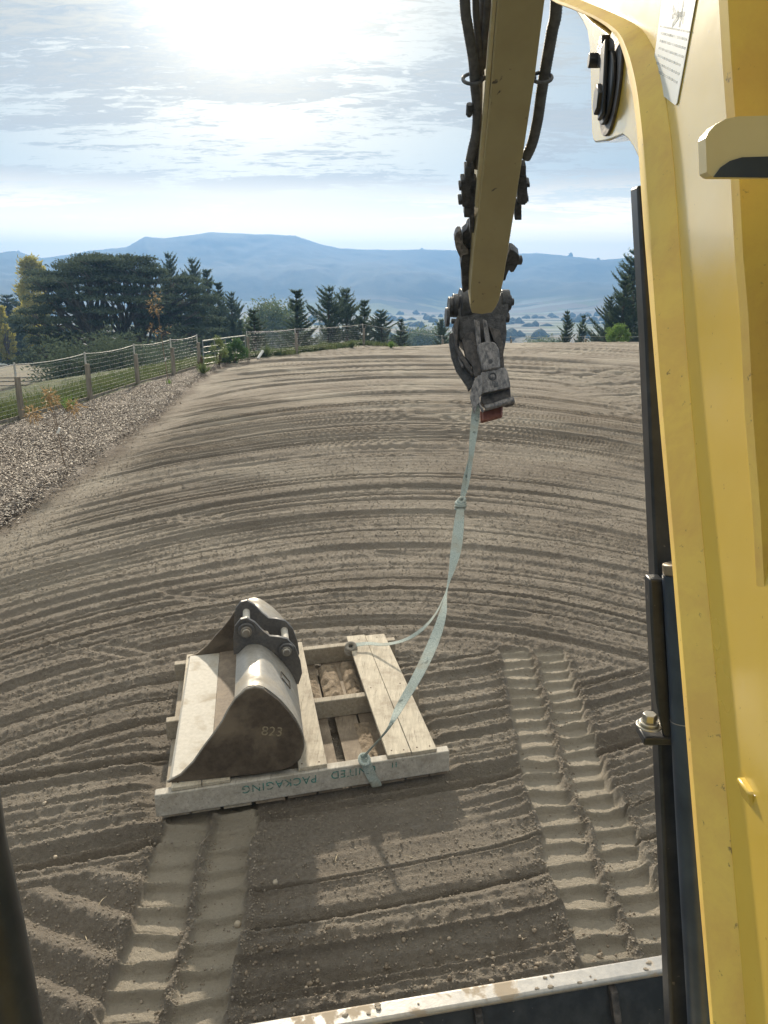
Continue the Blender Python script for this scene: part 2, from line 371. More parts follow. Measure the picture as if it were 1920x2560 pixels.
for q, path in enumerate(TR):
    s, kk = track_mask(X, Y, path, .45, .5, 5.22 if q == 0 else 3.7); packed = np.maximum(packed, kk * (1 - np.exp(-(s / .1) ** 2)))
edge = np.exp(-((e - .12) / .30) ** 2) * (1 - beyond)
colz = np.stack([inside * (1 - beyond), beyond, packed, edge], -1).astype(np.float32); at.data.foreach_set('color', colz.ravel())
m = Mt('soil_mulch_grass')
atn = m.N('ShaderNodeAttribute'); atn.attribute_name = 'zone'; sp = m.N('ShaderNodeSeparateColor'); m.L(atn.outputs['Color'], sp.inputs[0])
n1 = m.noise(1.3, 6, .65); n2 = m.noise(46, 8, .8); n3 = m.noise(130, 4, .75); n4 = m.noise(.35, 4, .5)
soil = m.mix(m.rng(n1, .35, .68), (.215, .190, .160), (.318, .288, .248))
soil = m.mix(m.rng(n2, .40, .66), soil, (.165, .140, .114))
n5 = m.noise(.55, 5, .6, .3, (.35, 1.3, 1)); soil = m.mix(m.rng(n4, .48, .62, 0, .6), soil, (.36, .328, .28)); soil = m.mix(m.rng(n5, .50, .66, 0, .42), soil, (.185, .152, .122))
soil = m.mix(m.rng(n3, .62, .70, 0, .8), soil, (.52, .475, .405))
packc = m.mix(m.rng(n2, .35, .7), (.46, .418, .35), (.37, .333, .28))
soil = m.mix(sp.outputs[2], soil, packc)
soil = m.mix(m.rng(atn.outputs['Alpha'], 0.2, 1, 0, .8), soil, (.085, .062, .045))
vor = m.N('ShaderNodeTexVoronoi'); vor.inputs['Scale'].default_value = 26; m.L(m.tc.outputs['Object'], vor.inputs[0])
vb = m.N('ShaderNodeSeparateColor'); m.L(vor.outputs['Color'], vb.inputs[0])
mulch = m.mix(m.rng(vb.outputs[0], .1, .95), (.10, .085, .075), (.34, .30, .27))
grass = m.mix(m.rng(n1, .4, .6), (.045, .075, .028), (.10, .115, .05))
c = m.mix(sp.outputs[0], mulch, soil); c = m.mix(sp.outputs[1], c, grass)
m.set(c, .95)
add = m.N('ShaderNodeMath'); add.operation = 'MULTIPLY_ADD'; m.L(n3, add.inputs[0]); add.inputs[1].default_value = .35; m.L(n2, add.inputs[2])
m.bump(add.outputs[0], .9, .042)
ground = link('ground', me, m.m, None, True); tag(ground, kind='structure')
def gz(x, y):
    x = np.atleast_1d(np.asarray(x, float)); y = np.atleast_1d(np.asarray(y, float))
    e = x - soil_x(y); ins = sstep(e, -.05, .25); be = sstep(out_dist(x, y), -.22, .02)
    return land(x, y) + ins * arena_z(x, y) * (1 - be) + (1 - ins) * .02
def gz1(x, y): return float(gz(x, y)[0])
# ------------------------------------------------------------------ loose stuff on the ground
ico_v = np.array([(0, 0, 1), (.894, 0, .447), (.276, .851, .447), (-.724, .526, .447), (-.724, -.526, .447), (.276, -.851, .447), (.724, .526, -.447), (-.276, .851, -.447), (-.894, 0, -.447), (-.276, -.851, -.447), (.724, -.526, -.447), (0, 0, -1)])
ico_f = np.array([(0, 1, 2), (0, 2, 3), (0, 3, 4), (0, 4, 5), (0, 5, 1), (1, 6, 2), (2, 7, 3), (3, 8, 4), (4, 9, 5), (5, 10, 1), (6, 7, 2), (7, 8, 3), (8, 9, 4), (9, 10, 5), (10, 6, 1), (11, 7, 6), (11, 8, 7), (11, 9, 8), (11, 10, 9), (11, 6, 10)])
def scatter_blobs(name, xy, r, mat, sink=.45):
    n = len(xy); z = gz(xy[:, 0], xy[:, 1]) if n else 0
    S = rng.uniform(.65, 1.2, (n, 1, 3)) * r[:, None, None]; J = rng.uniform(.8, 1.2, (n, 12, 1))
    V = ico_v[None] * S * J; V[:, :, 0] += xy[:, 0:1]; V[:, :, 1] += xy[:, 1:2]; V[:, :, 2] += (z + r * (.6 - sink))[:, None]
    F = ico_f[None] + np.arange(n)[:, None, None] * 12
    return link(name, npmesh(name, V.reshape(-1, 3), F.reshape(-1, 3)), mat, None, True)
octa_v = np.array([(1, 0, 0), (0, 1, 0), (-1, 0, 0), (0, -1, 0), (0, 0, 1), (0, 0, -.6)], float); octa_f = np.array([(0, 1, 4), (1, 2, 4), (2, 3, 4), (3, 0, 4), (1, 0, 5), (2, 1, 5), (3, 2, 5), (0, 3, 5)])
def crumbs(name, xy, r, mat):
    n = len(xy); z = gz(xy[:, 0], xy[:, 1]); a = rng.uniform(0, 6.28, n); V = octa_v[None] * rng.uniform(.6, 1.3, (n, 6, 1)) * r[:, None, None]; ca, sa = np.cos(a)[:, None], np.sin(a)[:, None]
    V = np.stack([V[:, :, 0] * ca - V[:, :, 1] * sa + xy[:, :1], V[:, :, 0] * sa + V[:, :, 1] * ca + xy[:, 1:], V[:, :, 2] + (z + r * .25)[:, None]], -1)
    return link(name, npmesh(name, V.reshape(-1, 3), (octa_f[None] + np.arange(n)[:, None, None] * 6).reshape(-1, 3)), mat)
def pts_in(n, x0, x1, y0, y1, bias=1.6):
    y = y0 + (y1 - y0) * rng.random(n) ** bias; x = rng.uniform(x0, x1, n); return np.stack([x, y], 1)
clod_m = simple('crumbled_soil', (.215, .187, .155), (.32, .285, .24), .95, scale=20, bump=.6)
P = pts_in(26000, -2.6, 2.2, 1.7, 8.0, 1.5); keep = np.ones(len(P), bool)
for path in TR:
    s, kk = track_mask(P[:, 0], P[:, 1], path, .45, .5, 5.22); keep &= (kk < .5) | (rng.random(len(P)) < .12)
dens = vnoise(P[:, 0] / .35, P[:, 1] / .3, 201); keep &= (dens > rng.uniform(-.9, .9, len(P)))
P = P[keep]; rr = .0016 + .0062 * rng.random(len(P)) ** 4
tag(scatter_blobs('soil_clods', P, rr, clod_m), 'small brown soil crumbs lying loose over the combed ground', 'soil clods', kind='stuff')
P = pts_in(210000, -7, 6.5, 1.7, 17.0, 1.9); P = P[(np.abs(P[:, 0]) < .56 * P[:, 1] + .3) & (P[:, 0] > soil_x(P[:, 1]) + .2) & (rng.random(len(P)) > sstep(P[:, 1], 7, 17))]; keep = np.ones(len(P), bool)
for path in TR:
    s, kk = track_mask(P[:, 0], P[:, 1], path, .45, .5, 5.22); keep &= (kk < .5) | (rng.random(len(P)) < .10)
for path in TR:
    yy_ = rng.uniform(1.7, 5.1, 5000); cx_ = np.interp(yy_, [p[1] for p in path], [p[0] for p in path]); of = np.where(rng.random(5000) < .4, rng.normal(.01, .022, 5000), np.sign(rng.normal(size=5000)) * (.24 + np.abs(rng.normal(0, .04, 5000)))); q_ = np.stack([cx_ + of, yy_], 1); P = np.concatenate([P, q_[(yy_ < 5.1) if path is TR[0] else (yy_ < 3.15)]]); keep = np.concatenate([keep, np.ones(len(P) - len(keep), bool)])
P = P[keep]; rr = (.0022 + .0045 * rng.random(len(P)) ** 3) * (1 + P[:, 1] / 14)
tag(crumbs('soil_crumbs', P, rr, clod_m), 'fine loose crumbs covering the combed soil', 'soil crumbs', kind='stuff')
P = pts_in(420, -.6, .95, 1.85, 2.6, 1.); rr = .004 + .009 * rng.random(len(P)) ** 2
tag(scatter_blobs('gravel', P, rr, simple('river_gravel', (.16, .13, .10), (.34, .29, .23), .85, scale=30)), 'fine gravel gathered just beyond the blade', 'gravel', kind='stuff')
stone_m = simple('pale_stone', (.30, .26, .21), (.42, .37, .30), .8, scale=40)
for i, (u, v, r_, lb) in enumerate([(595, 1910, .018, 'round pale stone between the two track prints'), (512, 1983, .016, 'round brown stone at the right edge of the left track print'), (97, 1742, .015, 'small white stone far left of the pallet'),
                                (118, 1842, .012, 'small pale stone in the lower left furrows'), (268, 2008, .013, 'small stone in a furrow beside the left track print')]):
    p = atz(u * K, v * K); o = scatter_blobs('stone', np.array([[p.x, p.y]]), np.array([r_]), stone_m, .1)
    tag(o, lb, 'stone', 'loose stones on the soil')
# wood chips of the mulch strip
def chips(n, x, y, smin, smax, name, mat):
    L_ = rng.uniform(smin, smax, n); W_ = L_ * rng.uniform(.15, .5, n); a = rng.uniform(0, 2 * np.pi, n); t = rng.normal(0, .35, n); t2 = rng.normal(0, .3, n)
    d = np.stack([np.cos(a) * np.cos(t), np.sin(a) * np.cos(t), np.sin(t)], 1); s = np.stack([-np.sin(a), np.cos(a), np.sin(t2)], 1)
    up = np.cross(d, s); c = np.stack([x, y, gz(x, y) + rng.uniform(.0, .035, n)], 1)
    V = []
    for sd, ss, su in ((-1, -1, 0), (1, -.6, 0), (1.1, .5, 0), (-.9, 1, 0), (-1, -1, 1), (1, -.6, 1), (1.1, .5, 1), (-.9, 1, 1)):
        V.append(c + d * (L_ * sd / 2)[:, None] + s * (W_ * ss / 2)[:, None] + up * (.006 * su))
    V = np.stack(V, 1); F = np.array([(0, 3, 2, 1), (4, 5, 6, 7), (0, 1, 5, 4), (1, 2, 6, 5), (2, 3, 7, 6), (3, 0, 4, 7)])[None] + np.arange(n)[:, None, None] * 8
    return link(name, npmesh(name, V.reshape(-1, 3), F.reshape(-1, 4)), mat)
m = Mt('bark_and_wood_chips'); g = m.N('ShaderNodeNewGeometry')
rp = m.N('ShaderNodeValToRGB'); m.L(g.outputs['Random Per Island'], rp.inputs[0]); cr = rp.color_ramp
cr.elements[0].color = (.075, .06, .05, 1); cr.elements[1].color = (.62, .57, .50, 1); e2 = cr.elements.new(.45); e2.color = (.24, .205, .18, 1); e2 = cr.elements.new(.8); e2.color = (.38, .345, .31, 1)
m.set(rp.outputs[0], .75)
n = 150000; y = 8.0 + 26 * rng.random(n) ** 1.35; lo = np.maximum(fence_x(y) + .12, -.56 * y - .4); hi = soil_x(y) + .12 * rng.normal(0, 1, n); x = lo + (hi - lo) * rng.random(n); ok = hi > lo; x, y = x[ok], y[ok]
tag(chips(len(x), x, y, .014, .062, 'mulch', m.m), 'grey brown wood chip mulch in the strip along the fence', 'mulch', kind='stuff')
# ------------------------------------------------------------------ foliage makers
def leaf_material(name, c1, c2, trans=.35, rough=.6):
    m = Mt(name); g = m.N('ShaderNodeNewGeometry'); n = m.noise(.8, 4, .6)
    col = m.mix(m.rng(n, .3, .7), c1, c2); c = m.mix(m.rng(g.outputs['Random Per Island'], 0, 1, 0, .35), col, tuple(min(v * 1.7, 1) for v in c2))
    m.set(c, rough); m.b.inputs['Specular IOR Level'].default_value = .25
    if trans:
        tr = m.N('ShaderNodeBsdfTranslucent'); m.L(c, tr.inputs[0]); mx = m.N('ShaderNodeMixShader'); mx.inputs[0].default_value = trans
        m.L(m.b.outputs[0], mx.inputs[1]); m.L(tr.outputs[0], mx.inputs[2]); m.L(mx.outputs[0], m.out.inputs[0])
    return m.m
def leaf_arrays(P, D, L_, W_, bend=.15):
    """one folded leaf (2 quads) per point: P roots, D directions"""
    n = len(P); D = D / np.linalg.norm(D, axis=1, keepdims=True); q = rng.normal(size=(n, 3)); S = np.cross(D, q); S /= np.linalg.norm(S, axis=1, keepdims=True); U = np.cross(S, D)
    L_ = L_[:, None]; W_ = W_[:, None]
    V = np.stack([P, P + D * L_ * .45 + S * W_ * .5 + U * L_ * bend * .6, P + D * L_, P + D * L_ * .45 - S * W_ * .5 + U * L_ * bend * .6], 1)
    F = np.array([(0, 1, 2, 3)]) + np.arange(n)[:, None] * 4
    return V.reshape(-1, 3), F
def leaf_obj(name, P, D, L_, W_, mat, parent=None):
    V, F = leaf_arrays(P, D, L_, W_); return link(name, npmesh(name, V, F), mat, parent)
def rdir(n, up=0.): d = rng.normal(size=(n, 3)); d /= np.linalg.norm(d, axis=1, keepdims=True); d[:, 2] += up; return d
bark = simple('tree_bark', (.075, .06, .05), (.15, .125, .105), .9, scale=3, bump=.6, bd=.03, stretch=(1, 1, .25))
pine_dark = leaf_material('pine_needles', (.060, .092, .058), (.105, .145, .085), .35)
pine_blue = leaf_material('blue_green_needles', (.070, .105, .076), (.12, .165, .108), .35)
mac_leaf = leaf_material('dark_scale_leaves', (.072, .100, .080), (.115, .150, .105), .25, .95); mac_leaf.node_tree.nodes['Principled BSDF'].inputs['Specular IOR Level'].default_value = .03
bright_leaf = leaf_material('fresh_green_leaves', (.10, .19, .04), (.17, .26, .07), .45)
yellow_leaf = leaf_material('yellow_poplar_leaves', (.30, .28, .06), (.45, .42, .12), .45)
brown_leaf = leaf_material('dry_orange_leaves', (.24, .16, .085), (.40, .29, .16), .35)
olive_leaf = leaf_material('olive_leaves', (.09, .13, .05), (.15, .19, .08), .35)
def pine(h, rad, nw, seed, taper=.85, lift=.55, base=.06, lean=0.):
    """returns (trunk mesh, crown mesh) for a conifer of height h and crown radius rad"""
    random.seed(seed); global rng; rng = np.random.default_rng(seed)
    tb = MB(); tp = [(lean * h * t * t, 0, h * t) for t in (0, .2, .4, .6, .8, 1)]
    tb.tube(tp, [h * .020 * (1 - .93 * t) + .01 for t in (0, .2, .4, .6, .8, 1)], 8)
    P = []; D = []
    for w in range(nw):
        f = base + (1 - base) * (w + random.uniform(0, .6)) / nw; z = h * f; L0 = rad * (1 - f) ** taper * random.uniform(.72, 1.18) + .10
        for k in range(random.choice((5, 6, 7, 8))):
            a = random.uniform(0, 2 * math.pi); L_ = L0 * random.uniform(.5, 1.15)
            if random.random() < .08: L_ *= 1.3
            o = np.array([lean * h * f * f, 0, z]); d = np.array([math.cos(a), math.sin(a), .30])
            def bp(t): return o + d * L_ * t + np.array([0, 0, lift * L_ * t * t])
            tb.tube([bp(t) for t in np.linspace(0, 1, 6)], [.010 * h * (1 - f) * .5 * (1 - .8 * t) + .006 for t in np.linspace(0, 1, 6)], 4, caps=False)
            nt = max(3, int(L_ * 8))
            for t in np.linspace(.15, 1, nt):
                tang = d * .8 + np.array([0, 0, 2 * lift * t])
                for s_ in (0, 1, -1):
                    if s_ and t > .93: continue
                    side = np.array([-d[1], d[0], .22]) * s_ * (.30 * L_ * (1.08 - t) * random.uniform(.3, 1)); q = bp(t) + side; nn = 12; tg = tang + side / max(L_, .2) * .9
                    w8 = rng.uniform(-.10, .16, (nn, 1)); P.append(q[None] + tg[None] * w8 + rng.normal(0, .018, (nn, 3))); D.append(tg[None] * .8 + np.array([0, 0, .35]) + rng.normal(0, .42, (nn, 3)))
    # leader
    P.append(np.array([[lean * h, 0, h * .97]]) + rng.normal(0, .02, (30, 3)) + np.array([[0, 0, 1]]) * rng.uniform(-.3, .2, (30, 1))); D.append(rdir(30, 1.4))
    P = np.concatenate(P); D = np.concatenate(D); n = len(P)
    V, F = leaf_arrays(P, D, rng.uniform(.11, .22, n), rng.uniform(.022, .045, n)); return tb, V, F
def tree_thing(name, tb, V, F, mat, label, cat, group, trunk_name='trunk', crown_name='crown'):
    root = empty(name); tag(root, label, cat, group); tb.build(trunk_name, bark, root, smooth=True)
    link(crown_name, npmesh(crown_name, V, F), mat, root); return root
def children(o): return [c for c in bpy.data.objects if c.parent == o]
def copy_tree(o, parent=None):
    c = o.copy(); sc.collection.objects.link(c); c.parent = parent
    for ch in children(o): copy_tree(ch, c)
    return c
def place_top(root, h0, u, v, y, rot=0., wide=1.):
    """stand the tree on the land at distance y so that it is as tall as it is in the place"""
    p = aty(u, v, y); zb = float(land(np.array([p.x]), np.array([y]))[0]) - .15; s = (p.z - zb) / h0
    root.location = (p.x, y, zb); root.scale = (s * wide, s * wide, s); root.rotation_euler = (0, 0, rot); return s
protos = [tree_thing('pine_tree', *pine(8, 1.7, 25, 11, .8, .35, .04), pine_dark, '-', 'tree', 'young pines beyond the far fence'),
          tree_thing('pine_tree', *pine(8, 2.3, 23, 12, .72, .45, .04, .02), pine_blue, '-', 'tree', 'young pines beyond the far fence'),
          tree_thing('pine_tree', *pine(8, 1.4, 24, 13, .85, .5, .04), pine_dark, '-', 'tree', 'young pines beyond the far fence')]
used = [False] * 3
def put_pine(pi, u, v, y, wide, label, group='young pines beyond the far fence', rot=None):
    o = protos[pi] if not used[pi] else copy_tree(protos[pi]); used[pi] = True
    o['label'] = label; o['group'] = group
    place_top(o, 8, u * K, v * K, y, random.uniform(0, 6.28) if rot is None else rot, wide)
put_pine(0, 640, 628, 58, 1.35, 'lone narrow pine standing behind the second fence post right of the gate')
put_pine(1, 706, 620, 60, 1.2, 'dark broad pine, tallest of the row beyond the fence')
put_pine(1, 748, 624, 63, 1.2, 'lighter open-branched pine just right of the tallest one')
put_pine(0, 787, 650, 60, 1.35, 'slim pine between the open-branched pine and the low bushy one')
put_pine(1, 826, 670, 56, 1.7, 'low bushy pine with forked top behind the fence', )
put_pine(0, 866, 690, 54, 1.6, 'short yellowish green pine at the right end of the row')
put_pine(2, 548, 672, 50, 2.0, 'small thin pine behind the fence corner beside the big dark tree')
put_pine(1, 955, 690, 60, 1.1, 'short pine half hidden behind the excavator linkage')
gR = 'pines at the right end of the fence'
put_pine(2, 1226, 675, 62, 1.35, 'small dark pine with two tops, left of the big right pine', gR)
put_pine(2, 1260, 684, 64, 1.1, 'smallest dark pine beside the right fence post', gR)
put_pine(1, 1318, 640, 60, 1.1, 'bushy pine leaning out left of the big right pine', gR)
put_pine(1, 1378, 540, 61, 1.12, 'tall dense pine rising beside the black bar at right', gR)
put_pine(2, 1352, 600, 59, 1.5, 'mid height pine in front of the tall dense right pine', gR)
gB = 'tall pines behind the spreading tree'
for (pi, u, v, y, w, lb) in [(1, 366, 548, 96, .8, 'tall pine showing its round top over the spreading tree'), (1, 418, 560, 92, .85, 'tall pine just right of the round topped one'), (0, 446, 584, 90, 1.2, 'pine on the right shoulder of the big dark tree group'),
                             (0, 470, 612, 84, 1.3, 'stepped down pine behind the right side of the spreading tree'), (1, 497, 632, 80, 1.0, 'pale hazy pine at the right end of the dark tree group'), (1, 520, 690, 74, 1.1, 'lowest pine at the right foot of the dark tree group'),
                             (2, 14, 640, 150, 2.6, 'dark far pine at the left edge of the picture'), (2, 50, 622, 150, 2.2, 'dark far pine left of the yellow poplar'), (1, 30, 680, 120, 1.6, 'dark bushy pine low at the left edge')]:
    put_pine(pi, u, v, y, w, lb, gB)
# ---- the great spreading tree
def spreading_tree():
    global rng; rng = np.random.default_rng(5); random.seed(5)
    y0 = 74.; c = aty(262 * K, 780 * K, y0); zb = float(land(np.array([c.x]), np.array([y0]))[0]) - .2
    root = empty('spreading_cypress_tree', (c.x, y0, zb)); tag(root, 'huge dark spreading tree with flat layered crown beyond the left fence', 'tree')
    lv = [(563, 125, 318), (575, 100, 345), (592, 88, 372), (608, 75, 425), (625, 85, 452), (645, 66, 462), (668, 50, 468), (690, 42, 470), (712, 38, 474), (735, 60, 480), (757, 70, 470), (775, 60, 440)]
    tb = MB(); pads = []
    for v, ul, ur in lv:
        a = aty(ul * K, v * K, y0); b = aty(ur * K, v * K, y0); cx = (a.x + b.x) / 2; hw = (b.x - a.x) / 2; nn = int(5 + hw * .95)
        for k in range(nn):
            th = 2 * math.pi * (k + random.uniform(-.3, .3)) / nn; q = random.uniform(.55, 1) if v > 600 else random.uniform(.2, 1.)
            pads.append((cx + hw * .92 * q * math.cos(th), y0 + min(hw, 10.5) * .75 * q * math.sin(th), a.z + random.uniform(-.25, .3), random.uniform(.9, 2.2), random.uniform(.14, .27)))
        for sgn, e_ in ((-1, a.x), (1, b.x)): pads.append((e_ - sgn * 1.0, y0 + random.uniform(-2, 2), a.z, 1.3, .25))
    # limbs
    base = Vector((c.x, y0, zb)); forks = []
    for k in range(9):
        th = 2 * math.pi * k / 9 + .3; f = base + Vector((math.cos(th) * random.uniform(1.8, 4), math.sin(th) * random.uniform(1.5, 3), random.uniform(2.6, 5.2)))
        tb.tube(spline([base + Vector((math.cos(th) * .4, math.sin(th) * .4, -.1)), base + Vector((math.cos(th) * .9, math.sin(th) * .8, 1.6)), f], 4), [.55 - .03 * i for i in range(9)], 7); forks.append(f)
    P = []; D = []
    for (x, y, z, r, t) in pads:
        e_ = Vector((x, y, z - .1)); f = min(forks, key=lambda q: (q - e_).length); mid = (f + e_) / 2 + Vector((random.uniform(-.5, .5), random.uniform(-.5, .5), random.uniform(-.2, .7)))
        pts = spline([f, mid, e_], 5); nn_ = len(pts); tb.tube(pts, [.17 * (1 - .8 * i / nn_) for i in range(nn_)], 5, caps=False)
        for q in range(4):
            e2 = e_ + Vector((random.uniform(-r, r), random.uniform(-r, r), random.uniform(0, t))); tb.tube([pts[-4], (pts[-3] + e2) / 2 + Vector((0, 0, .15)), e2], [.05, .035, .015], 4, caps=False)
        n = int(270 * r * r ** .3); sub = 7; cen = np.stack([rng.normal(0, r * .50, sub), rng.normal(0, r * .5, sub), rng.normal(0, t * .35, sub)], 1); idx = rng.integers(0, sub, n)
        p = cen[idx] + np.stack([rng.normal(0, r * .24, n), rng.normal(0, r * .24, n), np.abs(rng.normal(0, t * .55, n)) - .1], 1)
        P.append(p + np.array([x, y, z])); d = rdir(n, .25); d[:, :2] += p[:, :2] * .5; D.append(d)
    P = np.concatenate(P) - np.array(base); D = np.concatenate(D); n = len(P)
    o = tb.build('trunk', simple('grey_limbs', (.12, .11, .10), (.24, .22, .20), .9, scale=2), root, smooth=True); o.matrix_parent_inverse = Matrix.Translation(-base)
    leaf_obj('crown', P, D, rng.uniform(.18, .42, n), rng.uniform(.07, .16, n), mac_leaf, root)
spreading_tree()
def bush(name, loc, r, h, n, ls, mat, label, cat='shrub', group=None, stems=6, up=.4, shape=1.):
    root = empty(name, loc); tag(root, label, cat, group); tb = MB(); P = []; nb = max(4, n // 90)
    for k in range(stems):
        a = random.uniform(0, 6.28); e_ = Vector((math.cos(a) * r * .6, math.sin(a) * r * .6, h * random.uniform(.5, .85))); tb.tube([(0, 0, -.05), e_ * .5 + Vector((0, 0, h * .1)), e_], [.02 * h, .014 * h, .005 * h], 5)
    tb.build('stem', bark, root, smooth=True)
    for k in range(nb):
        a = random.uniform(0, 6.28); f = random.uniform(.08, 1); q = r * math.sqrt(random.random()) * (1 - abs(f - .45) ** 2 * shape * 1.6); c = np.array([math.cos(a) * q, math.sin(a) * q, h * f]); P.append(c + rng.normal(0, r * .16, (n // nb, 3)))
    P = np.concatenate(P); P[:, 2] = np.clip(P[:, 2], .02, None); D = P * np.array([1, 1, 0]) / r + rdir(len(P), up)
    leaf_obj('foliage', P, D, rng.uniform(.6, 1.2, len(P)) * ls, rng.uniform(.2, .4, len(P)) * ls, mat, root); return root
# dark bush below the left fence, poplars, other beyond-fence growth
def on_land(u, v, y, dz=-.1): p = aty(u * K, v * K, y); return (p.x, y, float(land(np.array([p.x]), np.array([y]))[0]) + dz)
bush('cypress_shrub', on_land(215, 800, 42), 3.0, 3.1, 14000, .26, mac_leaf, 'low wide dark shrub seen through the wires of the left fence', 'shrub', None, 8, .2, .5)
bush('cypress_shrub', on_land(330, 800, 50), 4.0, 2.3, 9000, .26, mac_leaf, 'dark undergrowth at the foot of the huge spreading tree', 'shrub', None, 8, .2, .5)
bush('poplar_tree', on_land(78, 700, 140), 2.6, 17.6, 9000, .75, yellow_leaf, 'tall pale yellow poplar behind the left side of the spreading tree', 'tree', 'yellow poplars', 5, 1.2, 1.3)
bush('poplar_tree', on_land(13, 740, 115), 1.1, 8.4, 5000, .45, yellow_leaf, 'small yellow green poplar near the left edge', 'tree', 'yellow poplars', 5, 1.2, 1.3)
bush('willow_tree', on_land(592, 705, 150), 5.6, 9.5, 9000, .8, olive_leaf, 'pale hazy willow in the valley left of the row of pines', 'tree', 'hazy trees in the valley', 6, .2, .6)
bush('willow_tree', on_land(905, 705, 240), 9, 13., 8000, 1.2, olive_leaf, 'round hazy tree in the valley just left of the excavator linkage', 'tree', 'hazy trees in the valley', 6, .2, .6)
bush('willow_tree', on_land(1176, 725, 230), 6., 10., 7000, 1., olive_leaf, 'round hazy tree in the valley right of the quick hitch', 'tree', 'hazy trees in the valley', 6, .2, .6)
# far woods as one mass
def far_wood():
    V = []; F = []; n0 = 0
    def tree(x, y, z, h, w):
        nonlocal n0
        k = 7; rings = []
        for f, q in ((0, .75), (.25, 1.), (.5, .8), (.75, .5)):
            for i in range(k):
                a = 6.283 * i / k; g = w * q * random.uniform(.7, 1.25); V.append((x + math.cos(a) * g, y + math.sin(a) * g, z + h * (f + random.uniform(-.05, .05))))
        V.append((x, y, z + h))
        for r in range(3):
            for i in range(k): F.append((n0 + r * k + i, n0 + r * k + (i + 1) % k, n0 + (r + 1) * k + (i + 1) % k)); F.append((n0 + r * k + i, n0 + (r + 1) * k + (i + 1) % k, n0 + (r + 1) * k + i))
        for i in range(k): F.append((n0 + 3 * k + i, n0 + 3 * k + (i + 1) % k, n0 + 4 * k))
        n0 += 4 * k + 1
    def at_(a, r): x, y = r * math.sin(a), r * math.cos(a); X1 = np.array([x]); Y1 = np.array([y]); return x, y, float((land(X1, Y1) + hills(np.array([a]), np.array([r])))[0])
    for i in range(0):
        a = random.gauss(.06, .15); r = 1900 + random.gauss(-60, 160); x, y, z = at_(a, r); tree(x, y, z - 2, random.uniform(8, 17), random.uniform(4, 8))
    for i in range(0):
        a = random.uniform(-.5, .35); r = random.uniform(1300, 2300)
        if vnoise(np.array([a * 14]), np.array([r / 160]), 77)[0] < .15: continue
        x, y, z = at_(a, r); tree(x, y, z - 2, random.uniform(10, 22), random.uniform(4, 9))
    for i in range(1700):
        r = random.uniform(330, 1400) ; a = random.uniform(-.5, .42)
        if vnoise(np.array([a * 22 + 5]), np.array([r / 55]), 79)[0] < .30: continue
        x, y, z = at_(a, r); tree(x, y, z - 1, random.uniform(3, 9), random.uniform(3, 8))
    for i in range(16):
        a = random.uniform(-.45, .4); r = RD; x, y, z = at_(a, r); tree(x, y, z - 3, random.uniform(5, 11), random.uniform(4, 9))
    for a in (math.atan2(ray(47, 640).x, ray(47, 640).y), math.atan2(ray(1427, 640).x, ray(1427, 640).y)):
        x, y, z = at_(a, RD); tree(x, y, z - 3, 17, 9)
    o = link('far_woods', npmesh('far_woods', np.array(V), np.array(F)), simple('hazy_wood', (.02, .035, .022), (.045, .06, .03), .95, scale=.05, bump=0))
    tag(o, 'hazy woods and hedges on the valley floor and hillsides', 'woods', kind='stuff')
far_wood()
# ------------------------------------------------------------------ grass
def blades(n, x, y, h, mat, name='grass'):
    z = land(x, y); P = np.stack([x, y, z - .02], 1); D = rng.normal(0, .38, (n, 3)); D[:, 2] = 1
    return leaf_obj(name, P, D, rng.uniform(.5, 1.2, n) * h, rng.uniform(.008, .018, n) * (1 + y / 18), mat)
n = 60000; y = rng.uniform(9, 46, n); x = fence_x(y) - .25 - np.abs(rng.normal(0, .75, n)) + .2 * rng.random(n)
dn = vnoise(x / .8, y / .9, 301); k = dn > rng.uniform(-1., .5, n); x, y = x[k], y[k]
n2_ = 14000; x2 = rng.uniform(-5, 20, n2_); y2 = fence_y(x2) + rng.normal(.3, .5, n2_); k = vnoise(x2 / 1.2, y2 / 1.2, 303) > 0; x = np.concatenate([x, x2[k]]); y = np.concatenate([y, y2[k]])
tag(blades(len(x), x, y, .24, leaf_material('meadow_grass', (.06, .095, .035), (.125, .15, .07), .4)), 'long green grass growing along and behind the fence', 'grass', kind='stuff')
n = 500; y = rng.uniform(2.2, 16, n); x = rng.uniform(-4.5, 3.5, n)
V, F = leaf_arrays(np.stack([x, y, gz(x, y) + .004], 1), np.stack([rng.normal(size=n), rng.normal(size=n), rng.normal(.05, .12, n)], 1), rng.uniform(.02, .10, n), rng.uniform(.0015, .004, n))
tag(link('straw', npmesh('straw', V, F), simple('straw_bits', (.45, .38, .25), (.55, .48, .35), .8)), 'thin dry straw bits lying on the soil', 'straw', kind='stuff')
